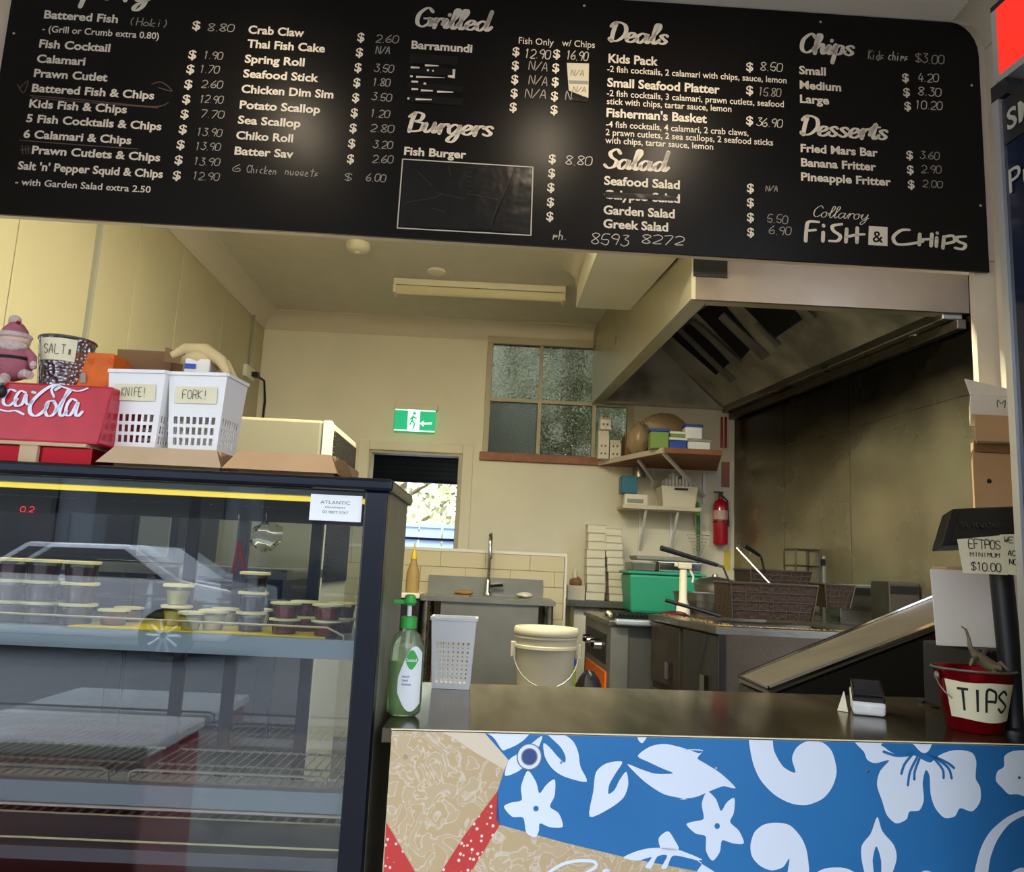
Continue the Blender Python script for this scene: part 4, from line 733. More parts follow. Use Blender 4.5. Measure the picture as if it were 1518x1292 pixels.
a = P(1075, 722, BY-.004); b = P(1083, 700, BY); tag(MB().box((a.x-.03, BY-.004, a.z), (a.x+.035, BY, a.z+.2)).build('extinguisher_sign', 'signr', None), 'faded red safety sign above the fire extinguisher', 'sign')
a = P(1077, 835, BY); tag(MB().box((a.x-.022, BY-.003, a.z-.05), (a.x+.03, BY, a.z+.1)).build('yellow_notice', 'signy', None), 'yellow notice on the back wall below the extinguisher', 'sign')
for k, px in enumerate((1070, 1076)):
    a = P(px, 618, BY-.02); b = P(px, 664, BY-.02); tag(MB().cyl((a.x, BY-.02, b.z), (a.x, BY-.02, a.z), .009).build('red_pipe', 'red', None, True), ('left', 'right')[k]+' one of the two thin red pipes at the timber shelf end', 'pipe')
a = P(1036, 770, 6.2)
br = thing('broom', 'broom with lime and green handle leaning on the back wall', 'broom', (a.x, 6.22, .96)); za, zc, ze = P(1036, 745, 6.22).z, P(1036, 765, 6.22).z, P(1036, 850, 6.22).z
MB().cyl((a.x, 6.22, zc), (a.x, 6.26, za), .017).build('grip', 'lime', br, True); MB().cyl((a.x, 6.2, .97), (a.x, 6.22, zc), .013).build('handle', mat('dark_green', '1f6e35', .4), br, True); B((a.x-.05, 6.14, .956), (a.x+.05, 6.24, .99)).build('head', 'green', br)
def rings(c, n, r0, r1, d, axis='z'): pass
x = P(1035, 805, 6.1).x; z = P(1035, 793, 6.1).z
sv = thing('wire_sieve', 'conical wire sieve hanging behind the green tub', 'sieve', (x, 6.1, z-.15)); m = MB()
for k in range(7):
    r = .085*(1-k/8); m.tube([(x+r*math.cos(t), 6.1+r*.6*math.sin(t), z-.025*k) for t in [j*math.pi/8 for j in range(17)]], .002, 4)
for j in range(14):
    t = j*math.pi/7; m.tube([(x+.085*math.cos(t), 6.1+.051*math.sin(t), z), (x, 6.1, z-.19)], .0016, 4)
m.build('mesh', 'wire', sv); MB().tube([(x+.0, 6.15, z), (x+.0, 6.27, z+.16), (x, 6.295, z+.3)], .004).build('handle', 'wire', sv)

# ================================================================== COOK LINE
def cl_x(Y): return .638+(Y-4.5)*-.0+(.0 if Y > 4.4 else 0)
ck = thing('cooktop_range', 'grey gas cooking range with knobs facing left beside the fryers', 'cooker', (.95, 4.95, 0))
cz = .905; x0, x1 = .64, 1.95
def skew(x, Y, z): return Vector((x-(Y-4.5)*.04, Y, z))
def sbox(xa, xb, ya, yb, za, zb): return MB().hexa([skew(xa, ya, za), skew(xb, ya, za), skew(xb, yb, za), skew(xa, yb, za)], [skew(xa, ya, zb), skew(xb, ya, zb), skew(xb, yb, zb), skew(xa, yb, zb)])
sbox(x0+.03, 1.9, 4.5, 5.4, .12, cz-.03).build('body', mat('range_grey', '6a6a66', .35, .6), ck)
sbox(x0, x0+.1, 4.49, 5.41, .45, cz-.03).build('control_panel', 'ssl', ck, bevel=.006)
sbox(x0-.012, 1.9, 4.48, 5.42, cz-.029, cz).build('hob_top', 'ss', ck, bevel=.004)
sbox(x0-.008, x0, 4.6, 5.3, .48, .62).build('orange_plate', 'orange', ck); sbox(x0-.006, x0, 4.62, 5.3, .66, .82).build('black_fascia', 'black', ck)
for k in range(4): MB().cyl(skew(x0-.006, 4.75+k*.15, .75), skew(x0-.045, 4.75+k*.15, .75), .026, .022).build('knob', 'blackg' if k % 2 else 'chrome', ck, True)
for x in (x0+.1, 1.8):
    for y in (4.56, 5.3): MB().cyl((x, y, 0), (x, y, .12), .025).build('leg', 'ss', ck)
gr = MB()
for k in range(9): gr.box((.68+k*.024, 4.55, cz+.012), (.69+k*.024, 4.95, cz+.03))
gr.box((.67, 4.55, cz), (.9, 4.56, cz+.02)).box((.67, 4.94, cz), (.9, 4.95, cz+.02)); gr.build('grate', 'black', ck)
MB().box((.66, 4.44, cz-.02), (.86, 4.5, cz+.012)).build('drip_tray', mat('tray_blue_grey', 'a3abb5', .4, .3), ck, bevel=.01)
tag(MB().tube([(.655, 4.6, cz+.02), (.64, 4.62, cz+.035), (.66, 4.7, cz+.03)], .012).build('tong_end', 'cream', None, True), 'cream plastic handle end lying at the left of the grate', 'utensil')
# steel infill bench between range and fryers with green tub
ib = thing('infill_bench', 'low steel bench between range and fryers carrying the green tub', 'bench', (1.2, 5.6, 0)); B((.75, 5.45, 0), (1.8, 5.85, .9)).build('body', 'ssg', ib)
# green tub
ga = P(928, 845, 5.6); gb = P(1037, 850, 5.6); gx0, gx1 = ga.x, gb.x; gz = .902
gt = thing('storage_tub', 'large mint green storage tub full of trays beside the box stacks', 'tub', ((gx0+gx1)/2, 5.6, gz)); gzt = ga.z
def frust(m, x0, x1, y0, y1, z0, z1, k):
    return m.hexa([(x0+k, y0+k, z0), (x1-k, y0+k, z0), (x1-k, y1-k, z0), (x0+k, y1-k, z0)], [(x0, y0, z1), (x1, y0, z1), (x1, y1, z1), (x0, y1, z1)])
frust(MB(), gx0, gx1, 5.46, 5.84, gz, gzt-.02, .02).build('body', 'mint', gt, bevel=.02); B((gx0-.012, 5.45, gzt-.02), (gx1+.012, 5.85, gzt)).build('rim', 'mint', gt, bevel=.008)
for k, (a, b, z, h, mm, lb) in enumerate(((.02, .19, 0, .06, 'ssl', 'grey tray at the left in the green tub'), (.2, .52, 0, .07, 'chrome', 'shiny steel tray at the right in the green tub'), (.05, .5, .075, .03, 'barcode', 'flat grey lid lying over the trays'))):
    tag(frust(MB(), gx0+a, min(gx0+b, gx1-.01), 5.5, 5.8, gzt+z+.001, gzt+z+h, .01).build('tray', mm, None, bevel=.006), lb, 'tray')
# fryers
FZ = .955
def fxl(Y): return .955+(Y-3.5)*(-.13/.56)
dvv = Vector((-.2, 1, 0)).normalized()
f0 = Vector((.97, 3.55, 0)); ld = (Vector((.84, 4.42, 0))-f0); rd = Vector((1, .0, 0))
def fp(a, b, z): return f0+ld*a+rd*b+Vector((0, 0, z))
def fbox(a0, a1, b0, b1, z0, z1): return MB().hexa([fp(a0, b0, z0), fp(a0, b1, z0), fp(a1, b1, z0), fp(a1, b0, z0)], [fp(a0, b0, z1), fp(a0, b1, z1), fp(a1, b1, z1), fp(a1, b0, z1)])
for i, (a0, a1, lb) in enumerate(((.0, .49, 'nearer stainless steel deep fryer with greasy side panel'), (.5, 1.0, 'farther stainless steel deep fryer next to the cooking range'))):
    fy = thing('deep_fryer', lb, 'fryer', tuple(fp((a0+a1)/2, .4, 0)))
    fbox(a0, a1, .02, 1.0, .08, FZ-.03).build('cabinet', 'ssg', fy); fbox(a0+.02, a1-.02, 0, .02, .62, FZ-.04).build('control_door', mat('fryer_dark', '45443f', .35, .6), fy, bevel=.003) if i == 0 else fbox(a0+.02, a1-.02, 0, .02, .62, FZ-.04).build('control_door', 'ssg', fy, bevel=.003)
    fbox(a0+.02, a1-.02, 0, .02, .12, .58).build('door', 'ssg', fy, bevel=.003); fbox(a0+.1, a0+.16, -.025, 0, .66, .74).build('handle', 'chrome', fy)
    for (q0, q1, r0, r1) in ((a0, a1, -.01, .12), (a0, a1, .6, 1.0), (a0, a0+.1, .12, .6), (a1-.06, a1, .12, .6)): fbox(q0, q1, r0, r1, FZ-.03, FZ).build('top_rim', 'ss', fy)
    fbox(a0+.1, a1-.06, .12, .6, FZ-.12, FZ-.1).build('oil_bath', 'dark', fy)
    if i == 0: fbox(-.006, 0, .0, .03, .08, FZ-.03).build('corner_strip', 'chrome', fy)
tag(MB().add(*(lambda vs: (vs, [tuple(range(i*4, i*4+4)) for i in range(len(vs)//4)]))([v for k in range(260) for v in (lambda c, s: [c+Vector((s, 0, 0)), c+Vector((0, s, .004)), c+Vector((-s, 0, .003)), c+Vector((0, -s, .001))])(fp(random.uniform(0.01, .07) if k % 3 else random.uniform(0, .9), random.uniform(.0, .9) if k % 3 else random.uniform(0, .1), FZ+.003), random.uniform(.003, .009))])).build('batter_crumbs', 'crumbs', None), 'loose batter crumbs along the front edge of the fryer top', 'crumbs', kind='stuff')
# fryer baskets
def fbasket(px0, px1, py0, py1, Y, label, handle=None, dpt=.3):
    a = P(px0, py1, Y); b = P(px1, py0, Y); z0 = max(a.z, FZ+.003); z1 = b.z
    o = thing('fryer_basket', label, 'basket', ((a.x+b.x)/2, Y, z0)); k = .03
    lo = [Vector((a.x+k*.3, Y+.01, z0)), Vector((b.x-k, Y+.01, z0)), Vector((b.x-k, Y+dpt-.01, z0)), Vector((a.x+k*.3, Y+dpt-.01, z0))]; hi = [Vector((a.x, Y, z1)), Vector((b.x, Y, z1)), Vector((b.x, Y+dpt, z1)), Vector((a.x, Y+dpt, z1))]
    m = MB(); m.add(lo+hi, [(0, 1, 5, 4), (1, 2, 6, 5), (2, 3, 7, 6), (3, 0, 4, 7), (0, 3, 2, 1)]); m.build('mesh_body', 'brown', o)
    m = MB(); m.tube(hi+[hi[0]], .006); m.tube([(a.x+k*.3-.003, Y-.002, z0), (a.x-.002, Y-.002, z1)], .004); m.tube([(b.x-k, Y-.002, z0), (b.x, Y-.002, z1)], .004); 
    for j in range(5): t = (j+1)/6; m.tube([hi[0].lerp(hi[1], t)-Vector((0, .002, 0)), lo[0].lerp(lo[1], t)-Vector((0, .002, 0))], .0018, 4)
    for j in range(3): t = (j+1)/4; m.tube([lo[0].lerp(hi[0], t)-Vector((0, .002, 0)), lo[1].lerp(hi[1], t)-Vector((0, .002, 0))], .0018, 4)
    m.build('wire_frame', 'ssg', o)
    if handle:
        pts = [P(*p) for p in handle]; MB().tube(pts, .006, 6).build('handle_wire', 'ss', o, True); d = (pts[1]-pts[0]); MB().tube([pts[0], pts[0]+d*.9], .011, 8, [.012, .009]).build('handle_grip', 'black', o, True)
    return o
fbasket(1084, 1213, 869, 916, 3.72, 'large greasy fryer basket standing nearest on the fryer top', [(980, 812, 3.55), (1072, 840, 3.66), (1085, 872, 3.73)])
fbasket(1113, 1205, 848, 872, 4.25, 'greasy fryer basket behind the large one', [(1103, 808, 4.1), (1128, 824, 4.2), (1134, 850, 4.26)])
o = fbasket(1224, 1268, 868, 900, 4.05, 'dark fryer basket right of the large one')
a = P(986, 889, 3.62); b = P(1068, 913, 3.6)
o = thing('skimmer', 'long black handled skimmer lying across the fryer front edge', 'utensil', tuple(b)); MB().tube([a, a.lerp(b, .6), b], .008, 8).build('handle', 'black', o, True)
a = P(1092, 812, 3.9); b = P(1146, 870, 3.75)
o = thing('steel_scoop', 'shiny steel handled scoop leaning in the large fryer basket', 'scoop', tuple(b)); MB().tube([a, b], .006, 8).build('handle', 'ss', o, True); MB().ell(b+Vector((.02, .03, -.02)), (.035, .03, .01)).build('bowl', 'ss', o, True)
# pots and spray bottle on the fryer-range joint
def pot(cx, cy, z, r, h, label, mm='ss'):
    o = thing('cooking_pot', label, 'pot', (cx, cy, z)); MB().lathe((cx, cy, z), [(r*.7, 0), (r*.9, .012), (r, h), (r*1.04, h), (r*1.04, h-.004)], 32).build('body', mm, o, True); return o
q = P(1035, 905, 4.3)
pb = thing('chopping_block', 'low block under the pots behind the fryers', 'block', (q.x, 4.6, cz)); 
fxa = P(1002, 906, 4.62).x; fxb = P(1084, 906, 4.62).x
B((fxa, 4.46, cz+.001), (fxb+.1, 4.9, cz+.03)).build('block', 'timber', pb, bevel=.01)
pz = cz+.032
pot((fxa+fxb)/2, 4.68, pz, .155, P(1035, 878, 4.62).z-pz, 'wide steel mixing bowl with a dark side, behind the fryers')
x = P(1062, 860, 4.95).x; o = pot(x, 4.98, cz+.003, .125, .21, 'tall lidded pot behind the wide steel bowl'); z = cz+.215; MB().lathe((x, 4.98, z), [(.13, 0), (.1, .03), (.02, .045), (.015, .06), (0, .065)], 28).build('lid', 'tin', o, True)
x = P(1014, 870, 4.42).x; z0 = cz; zt1 = P(1014, 832, 4.42).z
sp = thing('spray_bottle', 'cream trigger spray bottle standing in front of the green tub', 'spray bottle', (x, 4.44, z0+.002))
MB().lathe((x, 4.44, z0+.002), [(.04, 0), (.042, .02), (.036, .09), (.022, .13), (.02, zt1-z0-.045)], 20).build('body', 'cream', sp, True); 
MB().box((x-.03, 4.425, zt1-.04), (x+.045, 4.455, zt1-.005)).box((x-.05, 4.43, zt1-.03), (x-.03, 4.45, zt1-.01)).build('spray_head', 'bucket', sp, bevel=.006); MB().tube([(x+.03, 4.44, zt1-.03), (x+.055, 4.44, zt1-.08), (x+.05, 4.44, zt1-.11)], .006).build('trigger', 'cream', sp, True)
tag(MB().ell((P(1000, 905, 4.35).x, 4.36, FZ+.0), (.075, .05, .02), noise=.2).build('oily_cloth', 'maroon', None, True), 'dark red oily cloth beside the skimmer on the fryer top', 'cloth')
# equipment further along the steel wall: upright backs of the fryers
for k, (xa, xb, ya, yb, Y, lb, mm) in enumerate(((1245, 1330, 868, 895, 4.5, 'grey steel flue box behind the small fryer basket', 'ss'), (1270, 1316, 828, 868, 5.0, 'dull steel upright panel behind the flue boxes', 'ssl'), (1318, 1368, 864, 904, 4.1, 'brown steel flue box, rightmost behind the sloped warmer', 'ssg'), (1180, 1215, 815, 872, 5.0, 'thin wire basket rack standing against the steel wall', 'brown'))):
    a = P(xa, yb, Y); b = P(xb, ya, Y); xlim = rwx(Y)-.03
    if k == 3:
        o = thing('wire_rack', lb, 'rack', (a.x, Y, a.z)); z0 = FZ+.003; m = MB()
        for dx in (0, b.x-a.x):
            for dy in (0, .2): m.tube([(a.x+dx, Y+dy, z0), (a.x+dx, Y+dy, b.z)], .006)
        for zz in (z0+.02, (z0+b.z)/2+.1, b.z): m.tube([(a.x, Y, zz), (b.x, Y, zz), (b.x, Y+.2, zz), (a.x, Y+.2, zz), (a.x, Y, zz)], .005)
        m.build('wire_frame', 'ssg', o)
        continue
    o = thing('flue_box', lb, 'flue', ((a.x+b.x)/2, Y, .95))
    B((a.x, Y, .958 if Y < 4.45 else .907), (min(b.x, xlim), Y+.2, b.z)).build('housing', mm, o, bevel=.008); B((a.x+.01, Y-.003, b.z-.06), (min(b.x, xlim)-.01, Y, b.z-.02)).build('slot', 'filt', o)

# sloped stainless chip warmer
wm = thing('chip_warmer', 'sloping stainless chip warmer tray rising to the right behind the counter', 'food warmer', (1.0, 2.3, 0))
A1 = P(1095, 1003, 2.36); A2 = P(1386, 884, 2.55); A3 = P(1390, 926, 2.2); A4 = P(1140, 1022, 2.14)
MB().slab([A4, A3, A2, A1], (0, 0, -.012)).build('sloped_tray', mat('warmer_tray', '756d60', .35, .6, var=.1), wm)
MB().tube([A4+Vector((0, 0, .004)), A3+Vector((0, 0, .004))], .008).build('front_edge', 'chrome', wm, True); MB().tube([A4+Vector((0, 0, .002)), A1+Vector((0, 0, .002)), A2+Vector((0, 0, .004))], .005).build('back_edge', 'chrome', wm, True)
MB().add([Vector((p.x, p.y, z)) for p, z in ((A4, .0), (A3, 0), (A3, A3.z-.02), (A4, A4.z-.02), (A1, 0), (A2, 0), (A2, A2.z-.02), (A1, A1.z-.02))], [(0, 1, 2, 3), (5, 4, 7, 6), (4, 0, 3, 7), (1, 5, 6, 2), (3, 2, 6, 7), (0, 4, 5, 1)]).build('base_cabinet', mat('warmer_dark', '3a352d', .35, .6), wm)
# ================================================================== COUNTER
U = Vector((.954+.157, 1.49-1.381, 0)).normalized(); V = Vector((-U.y, U.x, 0)); C0 = Vector((-.157, 1.381, 0)); CT = .9
def cp(a, b, z): return C0+U*a+V*b+Vector((0, 0, z))
def cbox(a0, a1, b0, b1, z0, z1): return MB().hexa([cp(a0, b0, z0), cp(a1, b0, z0), cp(a1, b1, z0), cp(a0, b1, z0)], [cp(a0, b0, z1), cp(a1, b0, z1), cp(a1, b1, z1), cp(a0, b1, z1)])
CL = 1.5
ctr = thing('service_counter', 'service counter with printed floral front panel and glossy brown steel top', 'counter', tuple(cp(.7, .25, 0)))
MB().hexa(*[[Vector((-.172, 1.381+.003, z)), cp(CL, .003, z), cp(CL, .535, z), Vector((-.172, 1.381+.535, z))] for z in (CT-.022, CT)]).build('worktop', 'counter', ctr)
cbox(.06, CL, .02, .5, 0, CT-.023).build('body', 'body', ctr)
cbox(0.001, CL, 0, .0025, 0, CT-.003).build('front_panel', 'noodle', ctr)
cbox(.0, CL, -.0006, .0028, CT-.0014, CT+.0004).build('worn_edge', 'paper', ctr)
ff = Frame(cp(0, 0, 0), U, -V)
def Y7(x, y): return (540+x/3.036, 1040+y/3.036)
def Y8(x, y): return (1000+x/2.93, 1040+y/2.93)
m = MB()
bo = fz_ = None
def S7(*p): return [Y7(*q) for q in p]
def S8(*p): return [Y8(*q) for q in p]
ztop = CT-.0032
def clampz(mb):
    for v in mb.v:
        if v.z > ztop: v.z = ztop
        sx = (v-C0).dot(U)
        if sx > CL-.002: v -= U*(sx-CL+.002)
    return mb
m = MB(); poly(m, ff, S7((545, 100), (600, 100), (900, 100), (1518, 105))+[(1300, 1070), (1800, 1085), (1800, 1400), (1040, 1308)]+S7((1518, 765), (1170, 697), (900, 632), (610, 552), (592, 525), (600, 400), (632, 300), (650, 262)), .0008, False); clampz(m).build('blue_print', 'pblue', ctr)
m = MB(); poly(m, ff, S7((350, 100), (545, 100), (650, 262), (632, 305), (500, 228), (400, 160)), .0008, False); clampz(m).build('beige_flap_print', 'flap', ctr)
m = MB(); poly(m, ff, S7((90, 540), (235, 775), (300, 900), (80, 900)), .0008, False); poly(m, ff, S7((600, 400), (610, 552), (470, 780), (380, 900), (250, 900), (345, 765), (450, 600), (540, 480)), .0008, False); clampz(m)
for v in m.v:
    sx = (v-C0).dot(U)
    if sx < .002: v += U*(.002-sx)
m.build('red_strap_print', 'dots', ctr)
W = MB(); h2 = .0016
for sh in (S7((545, 100), (760, 100), (745, 140), (715, 172), (680, 195), (640, 212), (620, 215), (590, 170)), S7((632, 330), (650, 262), (690, 232), (740, 195), (800, 152), (778, 215), (730, 280), (685, 315)),
  S7((818, 136), (890, 143), (938, 175), (962, 225), (972, 290), (1000, 358), (900, 335), (845, 298), (812, 245), (806, 185), (835, 205), (870, 245), (900, 272), (905, 245), (885, 205), (845, 165)),
  S7((735, 308), (773, 360), (788, 410), (820, 370), (857, 348), (856, 420), (835, 470), (875, 500), (892, 560), (835, 562), (790, 545), (785, 580), (767, 608), (728, 585), (715, 520), (665, 515), (628, 470), (665, 450), (708, 440), (705, 380)),
  S7((1160, 268), (1090, 275), (1042, 315), (1030, 400), (1013, 515), (1100, 480), (1165, 430), (1187, 370), (1178, 313), (1148, 350), (1125, 395), (1098, 412), (1102, 370), (1130, 320)),
  S7((1230, 242), (1285, 200), (1350, 188), (1420, 202), (1480, 222), (1505, 230), (1520, 220))+S8((40, 206), (122, 208), (98, 243), (130, 265), (200, 310), (264, 373), (210, 365), (155, 385), (90, 412), (20, 421))+S7((1450, 436), (1350, 415), (1270, 365), (1220, 320), (1183, 278), (1240, 300), (1310, 322), (1388, 320), (1340, 298), (1280, 270)),
  S8((325, 130), (415, 130), (430, 210), (470, 280), (523, 306), (508, 245), (530, 195), (580, 168), (640, 175), (682, 215), (702, 300), (682, 370), (640, 420), (570, 447), (500, 438), (430, 400), (370, 335), (335, 250)),
  S8((780, 165), (820, 215), (835, 250), (870, 265), (930, 252), (890, 300), (877, 360), (900, 430), (920, 490), (960, 526), (1005, 508), (1018, 475), (1060, 470), (1080, 425), (1075, 350), (1088, 295), (1105, 320), (1110, 400), (1130, 460), (1170, 502), (1215, 495), (1238, 460), (1290, 474), (1325, 430), (1325, 370), (1305, 330), (1308, 260), (1290, 220), (1240, 208), (1190, 213), (1140, 235), (1110, 262), (1075, 250), (1040, 232), (980, 235), (920, 205), (890, 165)),
  S8((1030, 165), (1115, 165), (1105, 205), (1085, 222), (1060, 210)),
  S8((140, 388), (178, 420), (200, 472), (225, 435), (258, 416), (256, 480), (240, 520), (278, 558), (299, 612), (250, 612), (205, 600), (195, 650), (163, 688), (135, 645), (133, 582), (90, 570), (50, 530), (90, 516), (125, 505), (117, 440)),
  S8((440, 523), (500, 535), (550, 590), (575, 660), (578, 780), (490, 780), (497, 680), (470, 715), (420, 730), (370, 710), (335, 670), (328, 620), (345, 565), (385, 532)),
  S8((878, 498), (900, 560), (950, 620), (962, 680), (935, 760), (897, 800), (895, 690), (874, 625), (858, 690), (870, 800), (830, 760), (810, 680), (812, 620), (850, 570)),
  S8((1430, 235), (1470, 212), (1560, 212), (1640, 260), (1640, 380), (1560, 420), (1490, 400), (1450, 400), (1420, 372), (1393, 340), (1400, 300), (1428, 280)),
  S8((1580, 462), (1518, 465), (1440, 500), (1370, 560), (1325, 640), (1295, 780), (1350, 780), (1368, 680), (1398, 600), (1450, 530), (1518, 492), (1580, 490)),
  S8((600, 760), (650, 722), (740, 720), (800, 760)), S8((1040, 760), (1090, 730), (1150, 760)), S8((1440, 760), (1500, 718), (1560, 740), (1560, 780)),
  S7((1165, 699), (1225, 670), (1300, 655), (1400, 660), (1518, 706))+S8((100, 690), (185, 745), (240, 800), (100, 745))+S7((1518, 722), (1440, 697), (1385, 692), (1360, 745), (1335, 745), (1362, 690), (1318, 694), (1290, 745), (1262, 740), (1292, 697), (1230, 712)),
  S7((1200, 145), (1225, 150), (1232, 170), (1248, 185), (1264, 170), (1275, 152), (1305, 147), (1290, 120), (1210, 120)), S8((15, 640), (0, 600), (-30, 560), (-70, 590), (-55, 640))):
    poly(W, ff, sh, h2, True)
clampz(W).build('white_floral_print', 'pwhite', ctr)
m = MB(); disc(m, ff, Y7(772, 478), 4, .0022, 12); disc(m, ff, Y8(183, 537), 4, .0022, 12)
for st in ([(900, 185), (960, 215), (1020, 222)], [(905, 215), (960, 232), (1010, 230)], [(940, 175), (985, 205), (1030, 215)], [(1025, 232), (995, 270), (982, 310)], [(1050, 240), (1020, 300), (1010, 360)], [(1060, 245), (1040, 300), (1038, 335)], [(1130, 180), (1120, 205), (1090, 225)], [(1165, 180), (1140, 205), (1100, 228)], [(1120, 240), (1160, 290), (1165, 328)], [(1130, 240), (1185, 285), (1200, 330)], [(1120, 235), (1180, 262), (1210, 285)]):
    q = [ff.px(*Y8(*p)) for p in st]; ribbon(m, ff, crom(q, 4), lambda dx, dy: .0045, .0022)
clampz(m).build('flower_centres', 'pblue', ctr)
m = MB(); disc(m, ff, Y7(742, 245), 52/3.036, .0022, 28, .62); m.build('white_ring', 'pwhite', ctr); m = MB(); disc(m, ff, Y7(742, 245), 57/3.036, .0026, 28, .92); disc(m, ff, Y7(742, 245), 37/3.036, .0027, 28, .86); m.build('ring_outline', 'ring', ctr); m = MB(); disc(m, ff, Y7(742, 245), 33/3.036, .0026, 24); m.build('ring_centre', mat('ring_blue', '3a4f80', .5), ctr)
m = MB()
for st in ([(820, 775), (860, 745), (910, 722), (980, 712), (1035, 718), (1040, 740), (1000, 765)], [(1065, 790), (1080, 758), (1100, 757)]): ribbon(m, ff, crom([ff.px(*Y7(*p)) for p in st], 5), lambda dx, dy: .005, h2)
m.build('script_print', 'pwhite', ctr)
for x, y in (Y7(185, 248), Y7(885, 272), Y8(178, 285), Y8(838, 300), Y8(1493, 327)):
    q = ff.w(ff.px(x, y), 0); MB().cyl(q, q-V*.003, .0035, .002, 10).build('screw', 'chrome', ctr, True)

# ---- hand sanitiser
q = cp(.0, .1, CT)+U*.002; bx_, by_ = P(597, 1060, 1.5).x, 1.505; by_ = PZ(597, 1060, CT).y; bx_ = PZ(597, 1060, CT).x
bz_ = CT+.001; SB = thing('sanitiser_bottle', 'green gel pump bottle with green cap at the counter end', 'bottle', (bx_, by_, bz_))
k = (P(597, 880, by_).z-bz_)/.235
def pr(l): return [(r*k, z*k) for r, z in l]
MB().lathe((bx_, by_, bz_), pr([(.026, 0), (.034, .006), (.036, .03), (.036, .1), (.034, .13), (.026, .155), (.014, .165), (.014, .168)]), 28, .98, .62).build('bottle_shell', 'bottleg', SB, True)
MB().lathe((bx_, by_, bz_+.003), pr([(.022, 0), (.031, .006), (.033, .03), (.033, .1), (.0, .101)]), 24, .96, .58).build('gel', 'gel', SB, True)
MB().lathe((bx_, by_, bz_+.168*k), pr([(.0165, 0), (.0165, .022), (.012, .024), (.0, .024)]), 20).build('cap', 'green', SB, True)
MB().cyl((bx_, by_, bz_+.19*k), (bx_, by_, bz_+.215*k), .005*k).build('pump_stem', 'white', SB, True); MB().cyl((bx_, by_, bz_+.05*k), (bx_, by_, bz_+.165*k), .004*k).build('dip_tube', 'white', SB, True)
MB().lathe((bx_, by_, bz_+.213*k), pr([(.009, 0), (.014, .006), (.01, .02), (.005, .022), (0, .022)]), 16).build('pump_head', 'green', SB, True); MB().box((bx_-.033*k, by_-.006, bz_+.215*k), (bx_-.005, by_+.006, bz_+.224*k)).build('nozzle', 'green', SB, bevel=.002)
# curved front label
def curvlabel(mb, x0, x1, z0, z1, off, fn=lambda u: (0, 1)):
    n = 10; vs = []
    for i in range(n+1):
        u = i/n; x = x0+(x1-x0)*u; rr = .036*k*.98; y = -math.sqrt(max(0, 1-(min(abs(x), rr*.98)/rr)**2))*.036*k*.62-off; lo, hi = fn(u)
        vs += [Vector((bx_+x, by_+y, bz_+z0+(z1-z0)*lo)), Vector((bx_+x, by_+y, bz_+z0+(z1-z0)*hi))]
    mb.add(vs, [(2*i, 2*i+2, 2*i+3, 2*i+1) for i in range(n)])
m = MB(); curvlabel(m, -.012*k, .032*k, .01*k, .135*k, .0008, lambda u: (.45*(1-math.sin(math.pi*min(1, u*.62+.12))), .35+.65*math.sin(math.pi*min(1, u*.6+.08)))); m.build('label', 'labelw', SB)
m = MB(); curvlabel(m, -.0*k, .026*k, .09*k, .128*k, .0016, lambda u: (.5-.5*math.sin(math.pi*u), .5+.5*math.sin(math.pi*u))); m.build('green_emblem', 'green', SB)
fl = Frame((bx_+.0, by_-.036*k*.62-.0012, bz_), (1, 0, 0), (0, -1, 0))
m = MB(); vs, fs = glyphs("Dettol", .02); m.add([Vector((bx_+.0005*k+v[0]*.0085*k, by_-.036*k*.62*math.sqrt(1-min(.95, ((.0005+v[0]*.0085)/.0353)**2))-.003, bz_+.105*k+v[1]*.0095*k)) for v in vs], fs); m.build('brand_lettering', 'labelw', SB)
m = MB()
for j, s in enumerate(("Instant", "Hand", "Sanitizer")):
    vs, fs = glyphs(s, .01); m.add([Vector((bx_-.004*k+v[0]*.0055*k, by_-.036*k*.62-.0022+abs(v[0]*.0055)*.12, bz_+(.075-.0075*j)*k+v[1]*.006*k)) for v in vs], fs)
m.build('label_text', 'labelb', SB)
